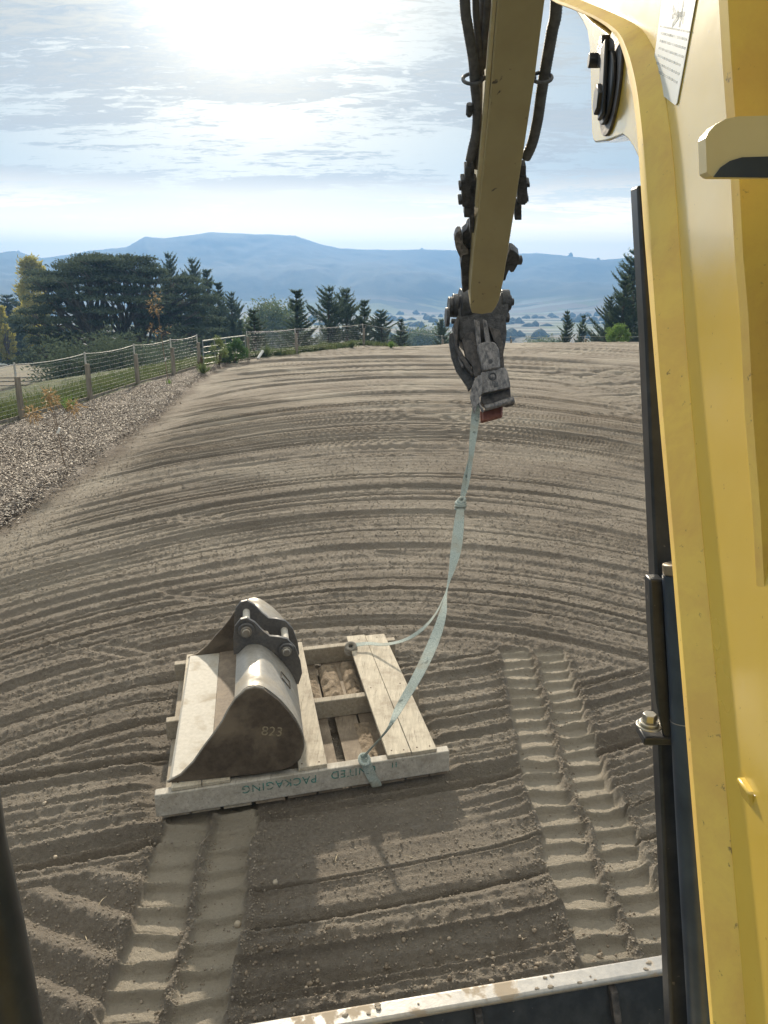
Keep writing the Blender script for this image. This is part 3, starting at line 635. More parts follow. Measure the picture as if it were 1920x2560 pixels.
# ------------------------------------------------------------------ fence
wood_grey = simple('weathered_post_wood', (.17, .15, .125), (.32, .29, .245), .9, scale=5, bump=.7, bd=.006, stretch=(3, 3, .35))
wire_m = Mt('galvanised_wire').set((.34, .36, .38), .5, .5).m
stake_m = simple('pale_stake', (.42, .43, .42), (.60, .60, .58), .6, scale=10)
def fence(i0, i1, label, hw=.90, hs=1.16, left=True):
    root = empty('wire_fence', (FENCE[i0][0], FENCE[i0][1], 0)); tag(root, label, 'fence', 'wire fences around the arena')
    inv = Matrix.Translation(-root.location); pts = FENCE[i0:i1 + 1]
    def L3(p, z): return Vector((p[0], p[1], z + gz_f(p)))
    def gz_f(p): return float(land(np.array([p[0]]), np.array([p[1]]))[0])
    for j, p in enumerate(pts):
        g = gz_f(p); b = MB(); r = .062
        b.tube([(p[0], p[1], g - .2), (p[0], p[1], g + hw * .5), (p[0] + .006, p[1], g + hw)], [r * 1.08, r, r * .96], 12); o = b.build('post', wood_grey, root, bevel=.006, smooth=True); o.matrix_parent_inverse = inv
        b = MB(); b.box((p[0] - .045, p[1] + .05, g + hs / 2 + .2), (.035, .035, hs - .4)); b.blob((p[0] - .045, p[1] + .05, g + hs), .028); o = b.build('stake', stake_m, root); o.matrix_parent_inverse = inv
    w = MB(); t = MB(); v_ = MB(); bd = MB()
    for a, c in zip(pts, pts[1:]):
        off = Vector((-.05, .06, 0)) if left else Vector((0, .07, 0)); A = L3(a, 0) + off; C = L3(c, 0) + off; L_ = (C - A).length
        hs_ = [.10, .18, .26, .35, .44, .54, .64, .75, .86, .97, 1.06]
        for q, z in enumerate(hs_):
            sag = .008 + .012 * random.random(); w.tube([A + Vector((0, 0, z)), (A + C) / 2 + Vector((0, 0, z - sag)), C + Vector((0, 0, z))], .0027, 4, caps=False)
        t.tube([A + (C - A) * s + Vector((0, 0, hs - .02 - .05 * 4 * s * (1 - s))) for s in (0, .25, .5, .75, 1)], .0085, 5, caps=False)
        n = int(L_ / .15)
        for q in range(1, n): P = A + (C - A) * (q / n); v_.tube([P + Vector((0, 0, .08)), P + Vector((0, 0, 1.0))], .0011, 3, caps=False)
        if left: bd.bar(A + Vector((0, 0, .03)), C + Vector((0, 0, .03)), .03, .14)
    for mb, nm, mt in ((w, 'wire', wire_m), (t, 'top_rope', stake_m), (v_, 'netting', wire_m), *(((bd, 'base_board', wood_grey),) if left else ())):
        o = mb.build(nm, mt, root); o.matrix_parent_inverse = inv
    return root
fence(0, 6, 'wire fence with grey posts and base board running along the mulch strip')
fence(7, 11, 'wire fence across the far end of the arena in front of the pines', .88, 1.08, False)
fence(11, 14, 'far right piece of wire fence beyond the crest of the arena', .95, 1.1, False)
# pipe gate in the corner
def gate():
    a = Vector((-6.55, 28.4, 0)); c = Vector((-5.70, 32.3, 0)); a.z = -.05; c.z = -.05
    root = empty('pipe_gate', a); tag(root, 'galvanised pipe gate with white top rail in the fence corner', 'gate'); inv = Matrix.Translation(-a)
    b = MB(); b.tube([a + Vector((0, 0, .98)), c + Vector((0, 0, .98))], .024, 8); o = b.build('top_rail', stake_m, root); o.matrix_parent_inverse = inv
    b = MB()
    for z in (.16, .36, .56, .76): b.tube([a + Vector((0, 0, z)), c + Vector((0, 0, z))], .007, 6)
    for s in (0, .25, .5, .75, 1): p = a + (c - a) * s; b.tube([p + Vector((0, 0, .08)), p + Vector((0, 0, .97))], .016, 8)
    o = b.build('bars', wire_m, root); o.matrix_parent_inverse = inv
gate()
# paddock fence far below on the left
def rail_fence(y, x0, x1, n, lb):
    root = empty('paddock_fence', (x0, y, 0)); tag(root, lb, 'fence', 'paddock fences'); inv = Matrix.Translation(-root.location); xs = np.linspace(x0, x1, n); zz = land(xs, np.full(n, y)); r = MB()
    for i in range(n):
        b = MB(); b.box((xs[i], y, zz[i] + .55), (.13, .13, 1.3)); o = b.build('post', wood_grey, root); o.matrix_parent_inverse = inv
        if i:
            for h in (.45, .8, 1.1): r.bar((xs[i - 1], y - .08, zz[i - 1] + h), (xs[i], y - .08, zz[i] + h), .04, .09)
    o = r.build('rails', wood_grey, root); o.matrix_parent_inverse = inv
rail_fence(52, -31, -19, 7, 'dark rail fence across the green paddock at left')
rail_fence(66, -38, -24, 7, 'further rail fence at the top edge of the left paddock')
# ------------------------------------------------------------------ planted strip
tag_m = Mt('plastic_tag').set((.78, .80, .80), .4).m
def sapling(name, loc, h, lean, branches, tufts, leafm, label, tagz, leaf_n=90, ls=.055, r0=.010, spread=.09):
    root = empty(name, loc); tag(root, label, 'sapling', 'young trees planted in the mulch'); b = MB()
    top = Vector((lean, 0, h)); b.tube(spline([(0, 0, -.03), top * .3, top * .65 + Vector((.01, 0, 0)), top], 4), [r0 * (1 - .6 * i / 12) for i in range(13)], 7)
    for s, e_ in branches:
        b.tube(spline([top * s, top * s * .5 + Vector(e_) * .5 + Vector((0, 0, -.02)), Vector(e_)], 3), [r0 * .6 * (1 - .5 * i / 6) for i in range(7)], 6)
    b.build('stem', simple('young_bark', (.16, .12, .09), (.26, .20, .15), .8), root, smooth=True)
    P = []; D = []
    for (c, r, n) in tufts:
        p = rng.normal(0, 1, (n, 3)) * r * .5; P.append(p + np.array(c)); d = p / r + rdir(n, -.15) * .6; D.append(d)
    P = np.concatenate(P); D = np.concatenate(D); leaf_obj('leaves', P, D, rng.uniform(.6, 1.3, len(P)) * ls, rng.uniform(.16, .3, len(P)) * ls, leafm, root)
    if tagz: 
        b = MB(); b.box((lean * tagz / h + .025, -.02, tagz), (.035, .004, .10), Matrix.Rotation(.5, 3, 'Y')); b.tube([(lean * tagz / h - .012, 0, tagz + .04), (lean * tagz / h + .012, -.012, tagz + .05), (lean * tagz / h + .02, -.02, tagz + .03)], .002, 4); b.build('plant_tag', tag_m, root)
    return root
p = atz(141 * K, 1012 * K); s1 = p.y / 12.5
sapling('dry_sapling', (p.x, p.y, gz1(p.x, p.y)), 1.12, -.10, [(.52, (-.40, .02, .78)), (.55, (.22, .05, .86)), (.5, (-.15, .03, 1.05))],
        [((-.38, 0, .80), .10, 110), ((.22, .03, .90), .08, 95), ((-.11, 0, 1.10), .07, 80), ((-.05, 0, 1.0), .07, 70), ((-.16, 0, .92), .05, 20)], brown_leaf, 'small sapling with three tufts of orange brown leaves and a white tag', .56, ls=.075)
p = atz(365 * K, 832 * K); sapling('tall_sapling', (p.x, p.y, gz1(p.x, p.y)), 2.55, -.22, [(.75, (-.30, 0, 2.25)), (.7, (-.10, .05, 2.1)), (.6, (-.38, 0, 1.55)), (.55, (-.0, 0, 1.5))],
        [((-.22, 0, 2.45), .16, 36), ((-.24, 0, 2.1), .18, 40), ((-.36, 0, 1.5), .14, 22), ((-.02, 0, 1.5), .14, 22), ((-.3, 0, 2.2), .16, 30)], brown_leaf, 'tall thin bare sapling with a few brown leaves before the left fence', .72, ls=.10, r0=.014)
def flax(loc, n, h, mat, label, w=.02, name='flax_plant', cat='plant'):
    P = rng.normal(0, .03, (n, 3)); P[:, 2] = 0; D = rng.normal(0, .42, (n, 3)); D[:, 2] = 1; P += np.array(loc)
    o = leaf_obj(name, P - np.array(loc), D, rng.uniform(.5, 1, n) * h, np.full(n, w), mat); o.location = loc; return tag(o, label, cat, 'plants in the mulch strip')
def gloc(u, v): p = atz(u * K, v * K); return (p.x, p.y, gz1(p.x, p.y))
flax(gloc(152, 890), 60, .42, bright_leaf, 'bright green spiky tuft behind the orange leaved sapling')
flax(gloc(440, 808), 90, .5, olive_leaf, 'low arching pale green flax near the dry stump', .03)
flax(gloc(365, 833), 30, .2, bright_leaf, 'tiny green tuft at the foot of the tall thin sapling')
bush('round_shrub', gloc(474, 790), .34, 1.0, 1500, .07, leaf_material('pale_green_leaves', (.13, .18, .075), (.20, .25, .11), .4), 'pale green round shrub left of the pipe gate', 'shrub', 'shrubs at the fence corner', 6, .6)
bush('round_shrub', gloc(508, 783), .46, .85, 2600, .10, leaf_material('glossy_green_leaves', (.05, .11, .04), (.09, .17, .06), .3, .35), 'darker green leafy shrub in front of the pipe gate', 'shrub', 'shrubs at the fence corner', 6, .4)
bush('round_shrub', gloc(492, 785), .16, .42, 500, .08, mac_leaf, 'tiny dark shrub between the pale and the green shrub', 'shrub', 'shrubs at the fence corner', 4, .6)
bush('round_shrub', on_land(1332, 738, 46.2, 0), .62, 1.35, 3800, .12, bright_leaf, 'bright green shrub in front of the far right fence', 'shrub', None, 6, .5)
for u, w, lb in ((760, .5, 'low green tuft at the far fence left of its third post'), (845, .4, 'small light green tuft at the far fence right of its third post'), (700, .4, 'low leafy tuft before the far fence under the tallest pine'), (575, .6, 'leafy green growth beside the white pipe')):
    q = aty(u * K, 752 * K, 39 if u > 690 else 33.5); flax((q.x, q.y, 0), 120, w, olive_leaf if u != 845 else bright_leaf, lb, .03, 'grass_tuft', 'plant')
b = MB(); q = gloc(436, 797); b.tube([(0, 0, -.05), (.01, 0, .2), (0, 0, .42)], [.11, .06, .03], 8)
for k in range(7): a = k * .9; b.tube([(0, 0, .04 + .04 * k), (math.cos(a) * .16, math.sin(a) * .14, .02 + .05 * k)], [.03, .012], 5)
o = b.build('dry_stump', simple('dark_dry_wood', (.06, .04, .03), (.13, .09, .06), .9), None, smooth=True); o.location = q; tag(o, 'small dark brown dried plant stump at the mulch edge by the fence', 'stump')
b = MB(); a = Vector(gloc(557, 775)); c = aty(567 * K, 759 * K, a.y + .5); b.cyl(a + Vector((0, 0, .03)), c, .055, 14); b.cyl(c, c + (c - a).normalized() * .02, .065, 14)
tag(b.build('white_pipe', Mt('white_plastic').set((.72, .74, .74), .4).m, None, smooth=True), 'short white plastic pipe sticking up beyond the gate post', 'pipe')
# ------------------------------------------------------------------ pallet
def wood_mat(name, c1, c2, dirt=(.24, .20, .16), dl=.47, dh=.72):
    m = Mt(name); g = m.N('ShaderNodeNewGeometry')
    mp = m.N('ShaderNodeMapping'); m.L(m.tc.outputs['Generated'], mp.inputs[0])
    n = m.noise(5, 8, .65, .3, (10, 1.2, 10), 'Object'); d = m.noise(7, 6, .7)
    c = m.mix(m.rng(n, .32, .68), c1, c2); c = m.mix(m.rng(m.noise(9, 7, .7, .5, (9, .7, 9)), .57, .63, 0, .6), c, tuple(v * .5 for v in c1)); c = m.mix(m.rng(d, dl, dh, 0, .8), c, dirt)
    m.set(c, .85); m.bump(n, .5, .004); return m.m
PO = Vector((-1.112, 3.243, .004)); E1 = Vector((.968, .252, 0)).normalized(); E2 = Vector((-.19, .982, 0)).normalized(); FN = Vector((.252, -.968, 0)).normalized()
def pp(a, b, z=0): return PO + E1 * a + E2 * b + Vector((0, 0, z))
nail_m = Mt('rusty_nail').set((.08, .05, .035), .7, .4).m; pallet = empty('wooden_pallet', PO); tag(pallet, 'dirty grey wooden crate pallet strapped to the excavator', 'pallet'); pinv = Matrix.Translation(-PO)
def padd(mb, name, mat, bevel=.003, **k): o = mb.build(name, mat, pallet, bevel=bevel, **k); o.matrix_parent_inverse = pinv; return o
w_pale = wood_mat('pale_dusty_board', (.37, .335, .275), (.56, .515, .43)); w_grey = wood_mat('grey_board', (.26, .23, .185), (.40, .36, .30)); w_beam = wood_mat('frosted_grey_beam', (.36, .34, .31), (.52, .50, .46), (.22, .19, .15))
w_dirt = wood_mat('soiled_board', (.20, .165, .13), (.32, .27, .215), (.15, .12, .09), .4, .6)
def ab(u, v, z):  # where on the pallet
    p = atz(u, v, z) - PO; det = E1.x * E2.y - E2.x * E1.y; return ((p.x * E2.y - p.y * E2.x) / det, (E1.x * p.y - E1.y * p.x) / det)
def board(a0, a1, b0, b1, z0, z1, sh=0):
    pts = [pp(a0, b0, z0), pp(a1, b0, z0), pp(a1 + sh, b1, z0), pp(a0 + sh, b1, z0)]; b = MB(); b.prism(pts, (0, 0, z1 - z0)); return b
PB = 1.52
for (a0, a1) in ((.015, .15), (.16, .30), (.315, .455), (.475, .625), (.64, .79), (.80, .93), (.975, 1.11), (1.12, 1.265), (1.275, 1.40), (1.405, 1.505)):
    padd(board(a0, a1, .004 + random.uniform(0, .012), PB, .002, .020), 'bottom_board', w_dirt if .4 < a0 else w_grey)
for b0, z1, m_, nm in ((0, .146, w_beam, 'front_bearer'), (.70, .138, w_grey, 'bearer'), (1.42, .140, w_grey, 'bearer')):
    padd(board(-.01, 1.513, b0, b0 + .055, .0215, z1), nm, m_, .005)
for (a0, a1, b0, b1, m_) in ((.07, .215, .010, 1.50, w_pale), (.219, .355, .012, 1.49, w_pale), (.36, .50, 1.35, 1.49, w_grey), (.700, .850, .016, 1.50, w_pale), (1.170, 1.300, .010, 1.51, w_pale), (1.3025, 1.442, .006, 1.49, w_pale)):
    padd(board(a0, a1, b0, b1, .1475, .168), 'top_board', m_)
for a_, b_ in ((1.20, .05), (1.265, .04), (1.34, .045), (1.41, .04), (.72, .05), (.81, .045), (.1, .05), (.19, .05), (1.21, .74), (1.40, .75), (1.25, 1.44), (1.38, 1.44), (.13, .75)):
    nb = MB(); nb.cyl(pp(a_, b_, .1675), pp(a_, b_, .1695), .0045, 8); padd(nb, 'nail', nail_m, 0)
# soil lying on the lower boards
V = []; b = MB()
for (a0, a1, b0, b1, h) in ((.94, 1.07, .80, 1.36, .05), (1.09, 1.20, .78, 1.38, .045), (.82, .92, .80, 1.30, .02), (1.08, 1.17, .06, .60, .012)):
    na, nbb = 14, 50; A_, B_ = np.meshgrid(np.linspace(0, 1, na), np.linspace(0, 1, nbb)); H_ = h * np.sin(math.pi * A_) ** .6 * np.minimum(1, np.minimum(B_, 1 - B_) * 14) ** .5 * (.85 + .3 * vnoise(A_ * 4, B_ * 14, 401)) + .006 * vnoise(A_ * 9, B_ * 40, 402)
    n0 = len(V); V += [tuple(pp(a0 + (a1 - a0) * A_[j, i], b0 + (b1 - b0) * B_[j, i], .0215 + max(H_[j, i], -.004))) for j in range(nbb) for i in range(na)]
    vs = [b.bm.verts.new(v) for v in V[n0:]]
    for j in range(nbb - 1):
        for i in range(na - 1): b.bm.faces.new((vs[j * na + i], vs[j * na + i + 1], vs[(j + 1) * na + i + 1], vs[(j + 1) * na + i]))
tag(b.build('soil_heap', simple('heaped_soil', (.19, .15, .11), (.32, .26, .195), .95, scale=25, bump=.9, bd=.012), None, smooth=True), 'loose brown soil lying on the lower boards of the pallet', 'soil', kind='stuff')
def text_mesh(name, s, size, M, mat, parent, ext=.0006, spacing=1.):
    cu = bpy.data.curves.new(name, 'FONT'); cu.body = s; cu.size = size; cu.extrude = ext; cu.space_character = spacing; cu.align_x = 'CENTER'; cu.align_y = 'CENTER'
    t = bpy.data.objects.new(name, cu); sc.collection.objects.link(t); dg = bpy.context.evaluated_depsgraph_get(); me = bpy.data.meshes.new_from_object(t.evaluated_get(dg)); bpy.data.objects.remove(t)
    me.transform(M); me.materials.clear(); return link(name, me, mat, parent)
def faded(name, col, lo, hi, scale=60, rough=.8):
    m = Mt(name); m.set(col, rough); t = m.N('ShaderNodeBsdfTransparent'); mx = m.N('ShaderNodeMixShader'); m.L(m.rng(m.noise(scale, 5, .7), lo, hi), mx.inputs[0]); m.L(t.outputs[0], mx.inputs[1]); m.L(m.b.outputs[0], mx.inputs[2]); m.L(mx.outputs[0], m.out.inputs[0]); return m.m
ink = faded('faded_green_ink', (.09, .29, .27), .37, .62, 40)
def frame(o, x, y): x = Vector(x).normalized(); z = x.cross(Vector(y)).normalized(); y = z.cross(x); M = Matrix((x, y, z)).transposed().to_4x4(); M.translation = o; return M
# rubber-stamped upside down on the beam
for tx, a_, z_, sz in (('UNITED', .985, .110, .062), ('PACKAGING', .60, .106, .062), ('I', 1.195, .116, .045), ('I', 1.215, .1165, .045)):
    M = frame(pp(a_, 0, z_) + FN * .0015, -E1, (0, 0, -1)); o = text_mesh('stencil', tx, sz, M, ink, pallet, spacing=1.12); o.matrix_parent_inverse = pinv
# ------------------------------------------------------------------ digging bucket on the pallet
BW = Vector((-.168, .986, 0)).normalized(); BC = Vector((.986, .168, 0)).normalized(); BO = Vector((-1.075, 3.305, .004)); WID = 1.41
def bk(c, z, w=0): return BO + BC * c + BW * w + Vector((0, 0, z))
def bt(c, z, w=0): return bk(c, .17 + (z - .17) * (1 - .13 * w), w)     # the shell drops a little towards its far end
bucket = empty('mud_bucket', BO); tag(bucket, 'wide worn steel excavator bucket lying on its back on the pallet', 'bucket'); binv = Matrix.Translation(-BO)
def badd(mb, name, mat, **k): o = mb.build(name, mat, bucket, **k); o.matrix_parent_inverse = binv; return o
def steel(name, c1, c2, rough, metal, mud=(.22, .18, .14), lo=.52, hi=.62, scale=6):
    m = Mt(name); n = m.noise(scale, 6, .6, .4); f = m.noise(scale * 7, 5, .7); k = m.rng(n, lo, hi, 0, .85)
    c = m.mix(m.rng(f, .3, .7), c1, c2); c = m.mix(k, c, mud); m.set(c, None, None)
    rr = m.N('ShaderNodeMix'); m.L(k, rr.inputs[0]); rr.inputs[2].default_value = rough; rr.inputs[3].default_value = .9; m.L(rr.outputs[0], m.b.inputs['Roughness'])
    mm = m.N('ShaderNodeMix'); m.L(k, mm.inputs[0]); mm.inputs[2].default_value = metal; mm.inputs[3].default_value = 0; m.L(mm.outputs[0], m.b.inputs['Metallic'])
    m.bump(f, .25, .003); return m.m
st_side = steel('dark_brown_side_plate', (.060, .049, .041), (.115, .092, .072), .55, .1, (.20, .165, .125), .47, .66, 4)
st_shell = steel('worn_grey_shell', (.31, .30, .28), (.44, .425, .40), .42, .3, (.29, .265, .225), .48, .66, 5)
st_lip = steel('bright_cutting_edge', (.40, .39, .36), (.50, .485, .45), .72, .0, (.36, .31, .24), .52, .66, 6)
st_in = steel('dirty_inside', (.16, .13, .105), (.25, .21, .17), .8, .1, (.30, .25, .20), .45, .6, 6)
st_ear = steel('dark_ear_plate', (.10, .10, .105), (.17, .17, .175), .45, .6, (.2, .17, .14), .58, .7, 9)
prof = [(0.0, .172), (.069, .206), (.135, .272), (.191, .352), (.24, .415), (.287, .482), (.322, .548), (.358, .602), (.408, .644), (.450, .654), (.495, .640), (.564, .573), (.612, .505), (.651, .435), (.676, .36), (.680, .30), (.662, .235), (.62, .198), (.57, .182), (.45, .172), (.2, .172)]
def plate(w, t, pr, dz=0): b = MB(); b.prism([bt(c, z + dz, w) for c, z in pr], BW * t); return b
badd(plate(0, .022, prof), 'side_plate', st_side, bevel=.003)
badd(plate(WID - .022, .022, prof), 'side_plate', st_side, bevel=.003)
# raised edge strip welded round the near plate, and the shell
def sheet(pr, w0, w1, t, nsub=5):
    pts = spline([Vector((c, z, 0)) for c, z in pr], nsub); b = MB(); rows = []
    for i, p in enumerate(pts):
        d = (pts[min(i + 1, len(pts) - 1)] - pts[max(i - 1, 0)]).normalized(); nrm = Vector((-d.y, d.x, 0)); q = p - nrm * t
        rows.append([b.bm.verts.new(bt(p.x, p.y, w)) for w in (w0, w1)] + [b.bm.verts.new(bt(q.x, q.y, w)) for w in (w1, w0)])
    for A_, B_ in zip(rows, rows[1:]):
        for k in range(4): b.bm.faces.new((A_[k], A_[(k + 1) % 4], B_[(k + 1) % 4], B_[k]))
    b.bm.faces.new(rows[0]); b.bm.faces.new(rows[-1][::-1]); return b
shell = [(.350, .592), (.404, .648), (.450, .6575), (.497, .644), (.566, .577), (.615, .508), (.654, .437), (.680, .36), (.684, .30), (.666, .233), (.62, .194), (.57, .178), (.45, .1715), (.19, .1715)]
badd(sheet(shell, .0235, WID - .0235, .012), 'shell', st_shell, smooth=True)
b = MB(); b.prism([bk(.006, .170, .024), bk(.21, .170, .024), bk(.21, .193, .024), bk(.02, .187, .024)], BW * (WID - .048)); badd(b, 'cutting_edge', st_lip, bevel=.003)
b = MB(); b.prism([bk(.212, .186, .0245), bk(.30, .188, .0245), bk(.45, .192, .0245), bk(.58, .200, .0245), bk(.645, .25, .0245), bk(.662, .31, .0245), bk(.64, .26, .0245), bk(.57, .215, .0245), bk(.45, .207, .0245), bk(.3, .205, .0245), bk(.212, .197, .0245)], BW * (WID - .05)); badd(b, 'inner_floor', st_in, smooth=True)
edge = MB(); edge.tube([bk(c, z + .002, .010) for c, z in prof[:11]], .0065, 6); badd(edge, 'rim', st_shell, smooth=True)
ear = [(.335, .565), (.338, .66), (.350, .735), (.382, .776), (.417, .782), (.462, .750), (.500, .700), (.540, .662), (.585, .655), (.636, .638), (.680, .580), (.706, .49), (.713, .42), (.690, .35), (.655, .36), (.60, .45), (.53, .58), (.46, .60)]
for w in (.545, .80):
    b = MB(); b.prism([bk(c, z, w + .02) for c, z in ear], BW * .026); badd(b, 'ear_plate', st_ear, bevel=.003)
pins = [((.412, .712), .046), ((.628, .578), .042)]
for (c, z), r in pins:
    b = MB(); b.cyl(bk(c, z, .52), bk(c, z, .890), .021, 20); badd(b, 'pin', st_lip, bevel=.002)
    for w0, w1 in ((.543, .5645), (.8465, .865)):
        b = MB(); b.cyl(bk(c, z, w0), bk(c, z, w1), r, 26); badd(b, 'boss', st_ear, bevel=.003)
    b = MB(); b.cyl(bk(c, z, .528), bk(c, z, .542), r * .68, 24); b.cyl(bk(c, z, .514), bk(c, z, .528), r * .42, 20); badd(b, 'collar', steel('collar_steel', (.2, .19, .18), (.3, .29, .27), .4, .7), bevel=.002)
b = MB()  # small welded square on the back of the shell
q = [(.583, .556), (.618, .508)]
for w_ in (.30, .38): b.bar(bt(.590, .555, w_), bt(.634, .485, w_), .004, .004, up=(1, 0, 1))
for c_, z_ in ((.590, .555), (.634, .485)): b.bar(bt(c_, z_, .30), bt(c_, z_, .38), .004, .004)
badd(b, 'weld_mark', st_side)
# old painted number on the near plate
mudpaint = faded('muddy_number_paint', (.28, .24, .17), .26, .48, 45, .9)
M = frame(bk(.525, .405, 0) - BW * .0014, (BC + Vector((0, 0, -.18))), (0, 0, 1)); o = text_mesh('number', '823', .072, M, mudpaint, bucket); o.matrix_parent_inverse = binv
# ------------------------------------------------------------------ excavator
KX = .22; KS = .064                      # the boom's left plate stands in the plane x = KX + KS*y
yellow = Mt('yellow_machine_paint')
nn = yellow.noise(3, 5, .6); sp_ = yellow.noise(110, 4, .6); d_ = yellow.noise(1.2, 4, .6, .5)
c = yellow.mix(yellow.rng(nn, .3, .7), (.64, .45, .070), (.70, .51, .10)); c = yellow.mix(yellow.rng(sp_, .70, .74, 0, .8), c, (.12, .09, .03)); c = yellow.mix(yellow.rng(d_, .5, .8, 0, .45), c, (.60, .52, .28))
yellow.set(c, yellow.rng(nn, .3, .7, .20, .30)); yellow.b.inputs['Coat Weight'].default_value = .7; yellow.b.inputs['Coat Roughness'].default_value = .10; yellow.bump(yellow.noise(9, 3, .5), .12, .01); yellow = yellow.m
ydirt = Mt('dusty_yellow_edge'); n_ = ydirt.noise(14, 6, .7, .3); c = ydirt.mix(ydirt.rng(n_, .42, .62), (.76, .56, .13), (.68, .46, .12)); c = ydirt.mix(ydirt.rng(ydirt.noise(90, 5, .7), .64, .70, 0, .8), c, (.12, .08, .05)); ydirt.set(c, .6); ydirt.b.inputs['Coat Weight'].default_value = .0; ydirt = ydirt.m
yarm = Mt('chipped_arm_paint'); n_ = yarm.noise(4, 5, .6); c = yarm.mix(yarm.rng(n_, .3, .7), (.38, .31, .165), (.44, .37, .20)); c = yarm.mix(yarm.rng(yarm.noise(12, 4, .7, .6, (1, 1, .6)), .655, .675, 0, .9), c, (.07, .06, .055)); yarm.set(c, .5); yarm.bump(n_, .1, .01); yarm = yarm.m
black = Mt('black_paint'); n_ = black.noise(18, 5, .65); c = black.mix(black.rng(n_, .4, .7), (.018, .022, .030), (.045, .050, .060)); c = black.mix(black.rng(black.noise(60, 3, .6), .68, .74, 0, .6), c, (.22, .20, .17)); black.set(c, .35); black = black.m
bluesteel = Mt('dark_blue_tube_paint'); n_ = bluesteel.noise(9, 5, .6, .4); bluesteel.set(bluesteel.mix(bluesteel.rng(n_, .35, .7), (.018, .030, .055), (.05, .075, .115)), .38); bluesteel = bluesteel.m
grease = Mt('greasy_cast_steel'); n_ = grease.noise(22, 6, .7, .3); grease.set(grease.mix(grease.rng(n_, .4, .65), (.024, .028, .036), (.085, .09, .105)), .42); grease.bump(n_, .8, .012); grease = grease.m
worn = Mt('scraped_grey_steel'); n_ = worn.noise(40, 7, .75, .3, (1, 1, .4)); worn.set(worn.mix(worn.rng(n_, .38, .62), (.085, .09, .105), (.32, .31, .32)), .5, .45); worn.bump(n_, .6, .006); worn = worn.m
wornd = Mt('dark_scraped_steel'); n_ = wornd.noise(24, 6, .7, .3); wornd.set(wornd.mix(wornd.rng(n_, .40, .66), (.035, .036, .042), (.13, .12, .12)), .5, .3); wornd.bump(n_, .5, .006); wornd = wornd.m
rust = simple('red_rusty_latch', (.15, .045, .035), (.25, .10, .075), .7, scale=18)
rubber = simple('grey_hose_rubber', (.075, .078, .088), (.14, .14, .15), .55, scale=30, bump=.2)
silver = steel('bare_worn_steel', (.34, .34, .345), (.48, .475, .465), .42, .7, (.33, .27, .20), .56, .60, 7)
EX = Vector((.9, -1.2, 0)); exc = empty('excavator', EX); tag(exc, 'yellow excavator reaching over the soil, seen from its own seat', 'excavator'); einv = Matrix.Translation(-EX)
def eadd(mb, name, mat, parent=None, **k):
    o = mb.build(name, mat, parent or exc, **k)
    if parent is None: o.matrix_parent_inverse = einv
    return o
def Bp(u, v, off=0):                     # a point on the boom's left plate, off = metres proud of it (towards the seat)
    r = ray(u, v); k = KX - off; t = k / (r.x - KS * r.y); return EYE + r * t
BX = Vector((1, -KS, 0)).normalized()
outer = [(1330, -40), (1385, 3), (1440, 26), (1498, 52), (1541, 87), (1564, 139), (1585, 231), (1598, 333), (1605, 434), (1614, 560), (1637, 820), (1657, 1048), (1686, 1360), (1723, 1794), (1755, 2174), (1790, 2560), (1822, 2900)]
inner = [(1330, -70), (1385, -20), (1440, 3), (1507, 32), (1570, 67), (1602, 116), (1625, 188), (1640, 289), (1653, 405), (1664, 560), (1682, 853), (1703, 1120), (1723, 1360), (1761, 1794), (1793, 2174), (1823, 2560), (1850, 2900)]
oc = spline([Bp(*p) for p in outer], 4); ic = spline([Bp(*p) for p in inner], 4)
# run on towards the arm pivot, out of the picture above
far_o = [Vector((KX + KS * 2.6, 2.6, 3.68)), Vector((KX + KS * 3.55, 3.55, 4.30)), Vector((KX + KS * 3.9, 3.9, 4.62))]; far_i = [p + Vector((0, -.03, .05)) for p in far_o]
back = [Vector((KX + KS * y, y, z)) for y, z in ((3.75, 4.95), (3.2, 4.72), (2.0, 4.05), (1.1, 3.60), (.45, 3.15), (.12, 2.6), (-.02, 2.1), (-.05, 1.4), (.05, .95), (.45, 1.0))]
bm_pts = far_o[::-1] + oc + back[::-1]
body = MB(); body.prism([p + BX * .012 for p in (far_i[::-1] + ic + back[::-1])], BX * .25); boom = eadd(body, 'boom', yellow, bevel=0)
b = MB()
O = far_o[::-1] + oc; I = far_i[::-1] + ic; rows = []
for o_, i_ in zip(O, I):
    m_ = (o_ * .45 + i_ * .55) - BX * .007
    rows.append([b.bm.verts.new(p) for p in (o_ + BX * .30, o_ - BX * .002, o_ * .8 + i_ * .2 - BX * .006, m_, i_ + BX * .0115, i_ + BX * .30)])
for A_, B_ in zip(rows, rows[1:]):
    for k in range(5): b.bm.faces.new((A_[k], A_[k + 1], B_[k + 1], B_[k]))
fl = b.build('flange', ydirt, boom, smooth=True)
